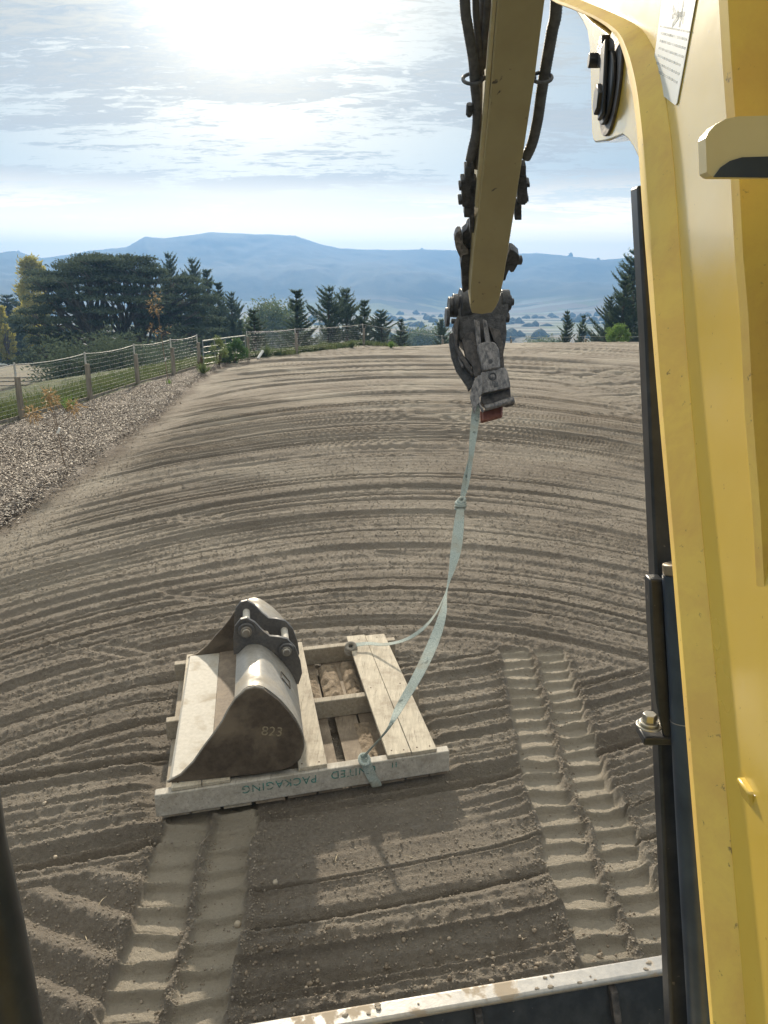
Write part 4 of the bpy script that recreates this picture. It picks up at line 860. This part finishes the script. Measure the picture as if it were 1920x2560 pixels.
# cylinder bracket beyond the flange
br = [(1400, -30), (1457, 55), (1468, 80), (1474, 120), (1477, 231), (1479, 333), (1482, 350), (1487, 357), (1520, 352), (1556, 338), (1570, 350), (1583, 370), (1602, 410), (1600, 340), (1582, 231), (1562, 139), (1535, 92), (1480, 52), (1420, -10)]
b = MB(); b.prism([Bp(*p, -.02) for p in br], BX * .035); eadd(b, 'cylinder_bracket', yellow, boom, bevel=.003)
ctr = Bp(1531, 208, -.02)
b = MB(); b.cyl(ctr, ctr - BX * .004, .066, 40); eadd(b, 'washer', wornd, boom, bevel=.001)
b = MB(); b.cyl(ctr - BX * .004 - Vector((0, 0, .006)), ctr - BX * .010 - Vector((0, 0, .006)), .046, 30); b.cyl(ctr - BX * .010 - Vector((0, 0, .02)), ctr - BX * .022 - Vector((0, 0, .02)), .020, 6); b.bar(ctr - BX * .014 + Vector((0, 0, .05)), ctr - BX * .014 + Vector((0, -.01, -.045)), .03, .006, up=BX); eadd(b, 'pin_boss', black, boom, bevel=.002)
c2 = Bp(1522, 128, -.02); b = MB(); b.cyl(c2, c2 - BX * .014, .020, 18); eadd(b, 'bolt_lug', grease, boom, bevel=.002)
c2 = Bp(1517, 150, -.02); b = MB(); b.cyl(c2, c2 - BX * .026, .0105, 8); eadd(b, 'bolt', black, boom, bevel=.0015)
# rib standing out from the plate, with the hood on it
rib = [(1816, -60), (1828, 150), (1838, 290), (1848, 445), (1858, 640), (1871, 788), (1883, 1048), (1901, 1280), (1907, 1400), (1920, 1630), (1935, 1900)]
lp = [aty(u, v, .50) for u, v in rib]; lp = [p for p in lp if p.x < .30]
b = MB(); b.prism(lp + [Vector((.29, .50, lp[-1].z)), Vector((.29, .50, lp[0].z))], (0, .012, 0)); eadd(b, 'rib', ydirt, boom, bevel=.002)
hood = [(1764, 345), (1770, 332), (1788, 312), (1812, 298), (1845, 291), (1990, 287), (1990, 441), (1784, 441), (1776, 439), (1767, 430)]
b = MB(); b.prism([aty(u, v, .44) for u, v in hood], (0, .010, 0)); hd = eadd(b, 'lamp_hood', simple('cream_hood_paint', (.60, .52, .30), (.68, .60, .36), .4, scale=12, bump=.05), boom)
b = MB(); b.prism([aty(u, v, .4390) for u, v in [(1783, 443), (1802, 418), (1825, 402), (1855, 393), (1990, 389), (1990, 445)]], (0, .0005, 0)); eadd(b, 'hood_shade', bluesteel, boom)  # flat dark sheet standing in for the shaded opening under the hood
b = MB(); b.prism([aty(u, v, .47) for u, v in [(1869, 1984), (1990, 1976), (1990, 2120), (1905, 2105)]], (0, .02, 0)); eadd(b, 'step_lug', yellow, boom, bevel=.002)
b = MB(); b.prism([aty(u, v, .468) for u, v in [(1886, 1990), (1985, 1984), (1985, 2006), (1915, 2010)]], (0, .0015, 0)); eadd(b, 'worn_patch', silver, boom)
# warning sticker
b = MB(); b.prism([Bp(u, v, -.0115) for u, v in [(1660, -60), (1748, -60), (1741, 0), (1694, 258), (1690, 263), (1632, 218), (1628, 212), (1657, 0)]], -BX * .0008)
stk = eadd(b, 'sticker', simple('faded_white_sticker', (.62, .70, .78), (.70, .76, .80), .3, scale=5, bump=0), boom)
b = MB()
def Sp(s, t): # s across, t down the sticker
    a = (1657 - 29 * t, 0 + 214 * t); c = (1741 - 48 * t, 0 + 263 * t); return Bp(a[0] + (c[0] - a[0]) * s, a[1] + (c[1] - a[1]) * s, -.0105)
def stroke(pts, w=.0022):
    for p, q in zip(pts, pts[1:]): b.bar(Sp(*p), Sp(*q), w, .0004, up=BX)
for pts in ([(.45, .02), (.52, .12)], [(.62, .0), (.62, .13)], [(.33, .08), (.42, .13), (.62, .16)], [(.35, .18), (.52, .15), (.72, .14)], [(.40, .27), (.55, .17)], [(.62, .28), (.62, .16)], [(.72, .22), (.62, .15)]): stroke(pts, .0042)
stroke([(.03, .305), (.97, .305)], .0014)
for k in range(6):
    t0 = .38 + .085 * k; x0 = .08
    while x0 < .88: w_ = random.uniform(.05, .16); stroke([(x0, t0), (min(x0 + w_, .92), t0)], .0020); x0 += w_ + .03
o = b.build('print', faded('grey_print', (.52, .57, .61), .3, .8, 40), stk)
# ---- arm
A1 = EYE + ray(1216, 780) * 5.3; A0 = EYE + ray(1296, 0) * 3.55; AD = (A1 - A0).normalized(); AS = (Vector((1, KS, 0)) - AD * Vector((1, KS, 0)).dot(AD)).normalized(); AN = AS.cross(AD); AN = AN if AN.dot(EYE - A1) > 0 else -AN
def Ap(u, v, off=0): return onplane(u, v, A0 + AN * off, AN)
face = [(1249, -420), (1245, 0), (1236, 110), (1227, 228), (1210, 400), (1197, 520), (1185, 625), (1177, 717), (1176, 770), (1180, 783), (1205, 786), (1230, 782), (1240, 768), (1248, 751), (1258, 704), (1287, 520), (1308, 385), (1336, 203), (1362, 0), (1418, -420)]
b = MB(); b.prism([Ap(u, v) for u, v in face], -AN * .30); arm = eadd(b, 'arm', yarm, bevel=.006)
b = MB()  # top pivot of the arm, above the picture
tp_ = Ap(1334, -420) - AN * .15; b.cyl(tp_ - AS * .16, tp_ + AS * .16, .11, 24); eadd(b, 'arm_pivot', grease, bevel=.004)
# thin pale strip painted as the brightly lit sliver of the arm's left side
b = MB(); L_ = [(1236, -300), (1232, 0), (1222, 120), (1213, 240), (1199, 390), (1188, 520)]
b.prism([Ap(u, v, -.03) for u, v in L_] + [Ap(u + 10, v, -.03) for u, v in L_[::-1]], -AN * .04); b.build('lit_side_strip', simple('lit_side_cream', (.58, .50, .30), (.68, .62, .42), .5, scale=9), arm, bevel=.002)
# hoses
def hose(name, pts, wpx, off, corr=True, mat=rubber):
    P = spline([Ap(u, v, off) for u, v in pts], 10)
    if corr:
        Q = [P[0]]; 
        for p, q in zip(P, P[1:]):
            n = max(1, int((q - p).length / .006)); Q += [p.lerp(q, (i + 1) / n) for i in range(n)]
        P = Q; r = [wpx * (1.0 if i % 2 else .90) for i in range(len(P))]
    else: r = wpx
    bb = MB(); bb.tube(P, r, 12); o = bb.build(name, mat, arm); o.data.polygons.foreach_set('use_smooth', [True] * len(o.data.polygons)); return o
hose('hose', [(1158, -260), (1162, 0), (1170, 70), (1183, 150), (1187, 210), (1193, 270), (1190, 330), (1180, 375), (1175, 400)], .027, -.09)
hose('hose', [(1188, -260), (1189, 0), (1192, 60), (1198, 140), (1199, 200), (1197, 300), (1192, 420)], .017, -.12, False)
hose('hose', [(1210, -260), (1208, 0), (1203, 60), (1199, 130), (1203, 200)], .020, -.16, False)
hose('hose', [(1228, -260), (1219, 0), (1212, 90), (1206, 170)], .018, -.14, False)
hose('hose', [(1390, -260), (1391, 8), (1380, 80), (1366, 160), (1354, 230), (1344, 300), (1330, 360), (1314, 395)], .031, -.12)
hose('hose', [(1182, 380), (1180, 450), (1178, 500), (1180, 560)], .010, -.14, False)
def R3(x, y): return (1080 + x * .2532, y * .2532)
def R4(x, y): return (1080 + x * .2623, 520 + y * .2623)
for cx, cy, s_ in ((1172, 197, 1), (1365, 194, -1)):
    b = MB(); c = Ap(cx + s_ * 10, cy, -.09); r_ = .044
    b.tube([c + (AS * math.cos(t) * r_ * 1.15 + AN * math.sin(t) * r_) for t in np.linspace(0, 2 * math.pi, 20, endpoint=False)], .0095, 8, close=True); b.tube([c + AS * s_ * .03, c + AS * s_ * .09], .010, 8); b.build('hose_clamp', rubber, arm, smooth=True)
b = MB(); c = Ap(*R3(370, 1080), -.08); b.cyl(c - AD * .03, c + AD * .03, .019, 8); b.cyl(c + AD * .03, c + AD * .04, .012, 8); b.bar(c, c + AS * .06, .02, .02); b.build('fitting', grease, arm, bevel=.002)
# valve blocks either side
def block(name, segs, off, dep, mat, parent=None):
    bb = MB()
    for (x0, y0, x1, y1) in segs:
        p = [Ap(*R3(x, y), off) for x, y in ((x0, y0), (x1, y0), (x1, y1), (x0, y1))]; bb.prism(p, -AN * dep)
    o = bb.build(name, mat, parent or arm, bevel=.004); return o
block('valve_block', [(325, 1660, 415, 1790), (287, 1780, 445, 1830), (295, 1828, 440, 2010), (268, 1845, 300, 1885), (262, 1980, 300, 2025), (300, 2008, 430, 2045), (318, 2050, 380, 2150), (372, 1600, 420, 2300)], -.07, .06, grease)
block('valve_block', [(872, 1640, 930, 1740), (868, 1745, 935, 1830), (845, 1812, 942, 2010), (940, 1815, 968, 1852), (930, 1950, 955, 1995), (855, 2008, 925, 2025), (818, 2020, 885, 2175)], -.07, .06, grease)
block('hose_tail', [(345, 1590, 400, 1670)], -.08, .03, rubber)
# linkage
def armpoly(name, pts, off, dep, mat, bevel=.004, f=R4, parent=None):
    bb = MB(); bb.prism([Ap(*f(*p), off) for p in pts], -AN * dep); o = bb.build(name, mat, parent or arm, bevel=bevel); return o
armpoly('linkage_arm', [(212, 300), (225, 250), (245, 222), (275, 225), (290, 265), (300, 340), (345, 400), (350, 440), (300, 450), (270, 480), (250, 440), (225, 380)], -.12, .05, worn)
armpoly('linkage_arm', [(290, 240), (330, 205), (345, 160), (415, 150), (415, 240), (370, 240), (355, 330), (400, 350), (405, 420), (300, 400)], -.15, .06, grease)
armpoly('linkage_arm', [(285, 460), (350, 400), (405, 400), (405, 520), (395, 640), (385, 760), (300, 810), (290, 790), (282, 600), (272, 560)], -.13, .08, grease)
armpoly('linkage_arm', [(745, 400), (775, 405), (800, 425), (830, 455), (832, 500), (810, 560), (780, 610), (750, 615), (735, 595), (715, 640), (700, 690), (680, 700), (700, 560), (725, 440)], -.12, .07, grease)
cr_ = Ap(*R4(775, 500), -.15); b = MB(); b.cyl(cr_ - AS * .02, cr_ + AS * .055, .030, 16); b.cyl(cr_ + AS * .03, cr_ + AS * .06, .02, 6); b.build('linkage_pin', grease, arm, bevel=.003)
b = MB(); a_ = Ap(*R4(378, 130), -.15); c_ = Ap(*R4(375, 430), -.15); b.cyl(a_, c_, .011, 10); b.build('pipe', rubber, arm, smooth=True)
# ---- quick hitch
HN = Vector((-.07, -.93, .36)).normalized(); HP = A1 + AN * -.10
hinge = Ap(1212, 800, -.15)
def Hp(x, y, off=0): return onplane(*R4(x, y), hinge + HN * off, HN)
def hpoly(name, pts, off, dep, mat, bevel=.004, parent=None):
    bb = MB(); bb.prism([Hp(*p, off) for p in pts], -HN * dep); return eadd(bb, name, mat, parent, bevel=bevel)
hitch = hpoly('quick_hitch', [(250, 850), (300, 800), (370, 790), (400, 900), (620, 900), (660, 800), (700, 785), (730, 860), (728, 980), (705, 1060), (712, 1200), (700, 1290), (690, 1340), (640, 1330), (560, 1310), (430, 1330), (330, 1330), (260, 1250), (245, 1100)], -.03, .16, grease, .008)
HS = Vector((1, KS, 0)).normalized()
def hcyl(x, y, off, r, l0, l1, name, mat, seg=24):
    c = Hp(x, y, off); bb = MB(); bb.cyl(c + HS * l0, c + HS * l1, r, seg); return eadd(bb, name, mat, hitch, bevel=.004)
hcyl(300, 930, -.10, .125, -.03, .05, 'pin_boss', grease, 32); hcyl(260, 930, -.10, .085, -.05, -.01, 'pin_boss', grease, 28)
hcyl(225, 935, -.10, .068, -.055, -.02, 'pin_head', wornd, 28); hcyl(180, 945, -.09, .072, -.02, .012, 'pin_head', grease, 24); hcyl(145, 1040, -.06, .070, -.012, .012, 'pin_head', grease, 24)
hcyl(690, 890, -.10, .085, -.03, .03, 'pin_boss', grease, 32); hcyl(735, 900, -.10, .055, -.01, .012, 'pin_head', grease, 24); hcyl(755, 895, -.10, .028, -.01, .018, 'pin_head', grease, 10); hcyl(718, 1045, -.08, .035, -.02, .012, 'pin_head', wornd, 16)
hcyl(200, 1080, -.04, .02, -.012, .02, 'bolt', grease, 8)
hpoly('side_plate', [(160, 1270), (165, 1195), (200, 1185), (190, 1130), (245, 1130), (260, 1330), (330, 1450), (400, 1560), (410, 1640), (385, 1700), (350, 1740), (330, 1690), (230, 1545), (185, 1420)], -.05, .05, grease, .006)
hpoly('side_plate', [(200, 1120), (245, 1020), (262, 1040), (250, 1160), (240, 1300), (300, 1400), (370, 1500), (400, 1590), (385, 1600), (320, 1520), (260, 1430), (225, 1330)], .02, .05, wornd, .006)
hpoly('hose_guard', [(255, 1380), (275, 1400), (290, 1460), (305, 1500), (300, 1525), (280, 1510), (258, 1460), (250, 1420)], .0, .02, worn, .004)
hpoly('frame_plate', [(285, 1260), (330, 1190), (400, 1180), (440, 1300), (480, 1560), (470, 1640), (400, 1600), (380, 1500), (320, 1420)], .03, .05, wornd)
hpoly('frame_plate', [(540, 1130), (645, 1160), (690, 1320), (680, 1400), (690, 1530), (640, 1540), (640, 1340), (590, 1270)], .03, .05, wornd)
hpoly('link_bar', [(400, 1060), (455, 1080), (470, 1320), (435, 1340), (425, 1300)], .045, .04, worn); hpoly('link_bar', [(480, 1060), (520, 1070), (560, 1275), (510, 1290)], .045, .04, worn)
hpoly('tongue', [(428, 1330), (440, 1300), (475, 1280), (520, 1270), (585, 1272), (610, 1290), (640, 1340), (652, 1500), (650, 1525), (490, 1556), (472, 1500)], .09, .07, worn, .012)
hpoly('hitch_block', [(465, 1570), (500, 1556), (655, 1522), (700, 1520), (722, 1560), (750, 1700), (740, 1712), (480, 1768), (470, 1740)], .075, .12, worn, .006)
b = MB(); c = Hp(557, 1462, .09); b.cyl(c, c + HN * .003, .016, 14); eadd(b, 'socket', grease, hitch)
b = MB(); c = Hp(578, 1605, .0755); b.tube([c + (HS * math.cos(t) + HS.cross(HN) * math.sin(t)) * .024 for t in np.linspace(0, 6.283, 24, endpoint=False)], .006, 6, close=True); eadd(b, 'bolt_ring', grease, hitch, smooth=True)
b = MB(); b.cyl(c, c + HN * .008, .017, 6); eadd(b, 'bolt', worn, hitch, bevel=.002)
hpoly('square_recess', [(583, 1668), (630, 1660), (636, 1702), (588, 1712)], .0765, .01, grease, .002)
hpoly('jaw_back', [(470, 1765), (745, 1700), (752, 1812), (510, 1888), (462, 1850)], .01, .08, wornd, .004)
b = MB(); b.tube([Hp(505, 1905, .05), Hp(600, 1882, .05), Hp(690, 1852, .05), Hp(782, 1830, .05)], [.022, .022, .024, .026], 14); eadd(b, 'jaw_lip', worn, hitch, smooth=True, bevel=.003)
hpoly('jaw_lip', [(505, 1885), (755, 1808), (785, 1812), (786, 1866), (720, 1888), (665, 1880), (510, 1930)], .05, .05, wornd, .006)
hpoly('safety_latch', [(458, 1940), (500, 1925), (655, 1885), (676, 1890), (672, 1982), (480, 2032), (466, 2025)], -.01, .07, rust, .004)
hpoly('safety_latch', [(476, 1945), (488, 1940), (492, 2020), (478, 2028)], .0, .012, simple('pale_red_edge', (.30, .13, .11), (.38, .19, .16), .6), .001); hpoly('safety_latch', [(656, 1888), (672, 1890), (668, 1980), (658, 1984)], .0, .012, bpy.data.materials['pale_red_edge'], .001)
hpoly('wedge_plate', [(410, 1625), (440, 1598), (472, 1590), (478, 1640), (482, 1760), (450, 1805), (462, 1870), (500, 1935), (480, 1948), (440, 1862), (402, 1962), (385, 1880), (362, 1800), (375, 1720)], .10, .03, worn, .003)
# ---- black bar, tube, bracket at the cab's right corner
def P3(u, v, y): return aty(u, v, y)
def slab(pl, pr, dep, name, mat, **k):  # left and right edge points -> solid with thickness
    bb = MB(); bb.prism(pl + pr[::-1], (0, dep, 0)); return eadd(bb, name, mat, **k)
yb = lambda v: 1.18 - (v - 463) * .00012
L_ = [(1593, 463), (1598, 560), (1614, 853), (1632, 1280), (1639, 1440), (1647, 1860), (1662, 2200), (1677, 2560), (1690, 2900)]
slab([P3(u, v, yb(v)) for u, v in L_], [P3(u + 70, v, yb(v)) for u, v in L_], .035, 'guard_bar', black, bevel=.004)
L_ = [(1624, 1449), (1628, 1560), (1636, 1690), (1642, 1760), (1660, 1850)]
slab([P3(u, v, yb(v) - .03) for u, v in L_], [P3(u + 36, v, yb(v) - .03) for u, v in L_], .025, 'guard_channel', black, bevel=.003)
tb_ = [P3(1697, 1436, 1.02), P3(1712, 1700, .99), P3(1733, 2100, .94), P3(1762, 2600, .88), P3(1785, 2950, .84)]
b = MB(); b.tube(tb_, .0225, 28); eadd(b, 'support_tube', bluesteel, smooth=True)
d = (tb_[0] - tb_[1]).normalized(); b = MB(); b.cyl(tb_[0], tb_[0] + d * .016, .0215, 28); eadd(b, 'tube_cap', steel('cap_steel', (.22, .19, .15), (.32, .28, .22), .4, .7), bevel=.002)
b = MB(); c = tb_[1].lerp(tb_[2], .25); b.tube([c + (AS * 0), c + (tb_[2] - tb_[1]).normalized() * .0012], .0229, 28); eadd(b, 'scribe_line', silver)
b = MB(); a = P3(1600, 1832, 1.0); c = P3(1690, 1840, 1.0); b.box((a + c) / 2, ((c - a).length, .04, .012)); eadd(b, 'bracket', black, bevel=.002)
b = MB(); c = P3(1622, 1815, .995); b.cyl(c, c + Vector((0, 0, .003)), .0185, 20); b.cyl(c + Vector((0, 0, .003)), c + Vector((0, 0, .008)), .014, 20); b.cyl(c + Vector((0, 0, .008)), c + Vector((0, 0, .020)), .0105, 6); eadd(b, 'bolt', simple('zinc_bolt', (.38, .37, .33), (.5, .49, .45), .35, .8, scale=30), bevel=.0012)
b = MB(); b.tube([P3(-150, 1700, .52), P3(-95, 2120, .50), P3(-50, 2350, .48), P3(0, 2640, .46), P3(40, 2900, .44)], [.030, .031, .032, .033, .033], 20); eadd(b, 'cab_pillar', black, smooth=True)
# ---- dozer blade
zt = .78; BL = atz(480, 2580, zt); BR = atz(1700, 2377, zt); bd_ = (BR - BL).normalized(); bn = Vector((bd_.y, -bd_.x, 0)); BLL = BL - bd_ * .35; BRR = BR + bd_ * .55
def bx(s, n_, z): return BLL + bd_ * s + bn * n_ + Vector((0, 0, z))
LEN = (BRR - BLL).length
b = MB(); b.prism([bx(0, 0, 0), bx(0, .052, 0), bx(0, .052, -.018), bx(0, .030, -.030), bx(0, 0, -.030)], bd_ * LEN); blade = eadd(b, 'dozer_blade', silver, bevel=.008)
b = MB(); pr = [(.004, -.0305), (.030, -.0305), (.075, -.12), (.11, -.25), (.10, -.42), (.06, -.56), (.04, -.56), (.075, -.42), (.085, -.25), (.05, -.12)]
b.prism([bx(.004, n_, z) for n_, z in pr], bd_ * (LEN - .008)); b.build('blade_back', black, blade, bevel=.002)
for s in (.42, .62, 1.05, 1.42, 1.8):
    if s == .62: continue
    b = MB(); b.prism([bx(s, .031, -.035), bx(s, .055, -.04), bx(s, .16, -.25), bx(s, .14, -.45), bx(s, .09, -.45), bx(s, .11, -.25), bx(s, .07, -.12)], bd_ * .02); b.build('blade_rib', wornd, blade, bevel=.002)
for k in range(14):
    s_ = random.choice((.9, 1.3, .75, 1.55)) + random.gauss(0, .06); b = MB(); b.blob((0, 0, 0), random.uniform(.002, .006), 2, .3, (1.5, 1, .5)); o = b.build('mud', clod_m, blade, smooth=True); o.location = bx(s_, random.uniform(.01, .045), .001)
# ------------------------------------------------------------------ lifting strap
m = Mt('blue_grey_webbing'); wv = m.N('ShaderNodeTexWave'); wv.inputs['Scale'].default_value = 60; wv.inputs['Distortion'].default_value = 2; m.L(m.tc.outputs['Object'], wv.inputs[0]); n_ = m.noise(140, 5, .8)
c = m.mix(m.rng(n_, .38, .62), (.24, .31, .31), (.48, .54, .52)); c = m.mix(m.rng(m.noise(18, 4, .6), .60, .68, 0, .8), c, (.10, .13, .13)); c = m.mix(m.rng(m.noise(6, 4, .6), .52, .70, 0, .7), c, (.34, .32, .26)); m.set(c, .8); m.bump(wv.outputs['Fac'], .4, .002)
strap_m = m.m
strap = empty('lifting_strap', (0, 4.9, 1.2)); tag(strap, 'pale blue grey lifting strap knotted between the hitch and the pallet', 'strap'); sinv = Matrix.Translation((0, -4.9, -1.2))
def ribbon(name, pts, thick=.0025, n=6):
    """pts: (position, unit width direction, width)"""
    C = spline([p[0] for p in pts], n); W_ = spline([Vector(p[1]).normalized() * p[2] for p in pts], n); bb = MB(); rows = []
    for i, (c, w) in enumerate(zip(C, W_)):
        d = (C[min(i + 1, len(C) - 1)] - C[max(i - 1, 0)]).normalized(); nrm = d.cross(w).normalized() * thick / 2
        rows.append([bb.bm.verts.new(c + q) for q in (w / 2 + nrm, w / 2 - nrm, -w / 2 - nrm, -w / 2 + nrm)])
    for A_, B_ in zip(rows, rows[1:]):
        for k in range(4): bb.bm.faces.new((A_[k], A_[(k + 1) % 4], B_[(k + 1) % 4], B_[k]))
    bb.bm.faces.new(rows[0]); bb.bm.faces.new(rows[-1][::-1]); o = bb.build(name, strap_m, strap, smooth=True); o.matrix_parent_inverse = sinv; return o
hb = Hp(430, 1950, .03); yh = hb.y
def S(u, v, y): return aty(u * K, v * K, y)
kn = S(995, 1090, yh - .42)
def dep(v, v0=895, v1=1090): return yh + (kn.y - yh) * (v - v0) / (v1 - v0)
X_ = Vector((1, .1, 0))
ribbon('upper_loop', [(S(1029, 870, yh), X_, .045), (S(1027, 900, yh), X_, .062), (S(1022, 945, dep(945)), X_, .050), (S(1016, 1000, dep(1000)), Vector((.8, .5, 0)), .038), (S(1009, 1050, dep(1050)), X_, .02), (kn, X_, .02)])
ribbon('upper_loop', [(S(1024, 880, yh + .06), X_, .03), (S(1020, 930, dep(930) + .03), Vector((.3, 1, 0)), .035), (S(1014, 985, dep(985)), Vector((.3, 1, 0)), .035), (S(1004, 1035, dep(1035)), Vector((.8, .6, 0)), .035), (kn, X_, .02)])
k2 = MB()
for (du, dv, r_, tl) in ((0, -4, .030, .3), (0, 3, .033, -.2), (-1, 9, .028, .1), (2, -9, .022, .6)):
    c = S(995 + du, 1090 + dv, kn.y); k2.tube([c + Vector((math.cos(t) * r_, math.sin(t) * r_, math.sin(t + tl) * r_ * tl)) for t in np.linspace(0, 6.283, 18, endpoint=False)], .011, 8, close=True)
k2.blob(kn, .028, 2, .1); o = k2.build('knot', strap_m, strap, smooth=True); o.matrix_parent_inverse = sinv
y_ = lambda t: kn.y + (3.36 - kn.y) * t
pf = pp(1.055, 0, .150)
ribbon('right_leg', [(kn, X_, .025), (S(993, 1115, y_(.06)), X_, .062), (S(986, 1180, y_(.2)), X_, .072), (S(978, 1225, y_(.3)), Vector((.8, .6, 0)), .062), (S(965, 1275, y_(.42)), Vector((.5, .8, .3)), .03), (S(955, 1330, y_(.55)), Vector((.9, .3, .2)), .055),
                     (S(935, 1390, y_(.66)), Vector((.9, .1, .3)), .078), (S(905, 1455, y_(.77)), Vector((.9, .1, .35)), .082), (S(868, 1520, y_(.86)), Vector((.9, .1, .4)), .072), (S(838, 1575, y_(.94)), Vector((.8, .5, .2)), .03), (pf + Vector((-.01, .02, .03)), Vector((.8, .5, .1)), .03), (pf + Vector((-.012, .0, .012)), X_, .035)])
ribbon('wrap', [(pp(1.05, .056, .10), E1, .045), (pp(1.05, .058, .150), E1, .045), (pp(1.05, .03, .156), E1, .052), (pp(1.052, -.004, .153), E1, .055), (pp(1.062, -.008, .12), E1, .056), (pp(1.085, -.008, .06), E1, .056), (pp(1.105, -.008, .018), E1, .056), (pp(1.11, -.002, -.002), E1, .045), (pp(1.11, .03, -.004), E1, .03)], .003)
k2 = MB(); c = pf + Vector((-.012, .01, .014)); k2.tube([c + E1 * (math.cos(t) * .024) + E2 * (math.sin(t) * .03) + Vector((0, 0, .012 * math.sin(t))) for t in np.linspace(0, 6.283, 16, endpoint=False)], .010, 8, close=True); o = k2.build('knot', strap_m, strap, smooth=True); o.matrix_parent_inverse = sinv
ybk = lambda t: y_(.36) + (4.93 - y_(.36)) * t
spl = S(970, 1258, y_(.38)); cn = atz(762 * K, 1400 * K, .175)
m_line = [(spl, Vector((.3, 1, 0)), .03), (S(955, 1300, spl.y + (cn.y - spl.y) * .15), Vector((.2, .9, .5)), .04), (S(935, 1335, spl.y + (cn.y - spl.y) * .3), Vector((.3, .8, .6)), .04), (S(905, 1365, spl.y + (cn.y - spl.y) * .48), Vector((.2, .8, .8)), .035), (S(870, 1384, spl.y + (cn.y - spl.y) * .65), Vector((.1, 1, .3)), .03), (S(830, 1392, spl.y + (cn.y - spl.y) * .82), Vector((0, 1, .1)), .035), (S(798, 1390, cn.y), Vector((0, 1, .1)), .04), (S(776, 1392, cn.y), Vector((0, 1, .2)), .04), (cn + Vector((0, 0, .02)), Vector((0, 1, .4)), .04)]
ribbon('left_leg', m_line)
k2 = MB()
for r_, h_, d_ in ((.032, 0, 0), (.034, -.025, .01), (.028, .018, -.01)): k2.tube([cn + Vector((-.012 + math.cos(t) * r_, d_ + math.sin(t) * r_ * .6, h_ + math.sin(t) * r_ * .6)) for t in np.linspace(0, 6.283, 16, endpoint=False)], .013, 8, close=True)
o = k2.build('knot', simple('grey_dirty_webbing', (.22, .21, .19), (.36, .34, .31), .9, scale=30), strap, smooth=True); o.matrix_parent_inverse = sinv
# ------------------------------------------------------------------ air
b = MB(); b.box((0, 300, 115.5), (7600, 7800, 293)); hz = b.build('haze', None)
hm = bpy.data.materials.new('haze_air'); hm.use_nodes = True; nt = hm.node_tree; nt.nodes.clear(); vo = nt.nodes.new('ShaderNodeVolumePrincipled'); vo.inputs['Color'].default_value = (.20, .43, .88, 1); vo.inputs['Density'].default_value = .00058; vo.inputs['Anisotropy'].default_value = .30
ou = nt.nodes.new('ShaderNodeOutputMaterial'); nt.links.new(vo.outputs[0], ou.inputs['Volume']); hz.data.materials.append(hm); tag(hz, 'thin blue morning haze filling the valley', 'haze', kind='stuff')
print('board ab', [tuple(round(x, 3) for x in ab(*p)) for p in [(971, 1893, .168), (1092, 1879, .168), (760 * K, 1388 * K, .168), (833 * K, 1375 * K, .168), (734, 1926, .168), (798, 1922, .168), (423, 1975, .168), (558, 1962, .168), (657 * K, 1476 * K, .168)]], 'hitch y', yh, 'hinge', hinge, 'A1', A1, 'A0', A0)
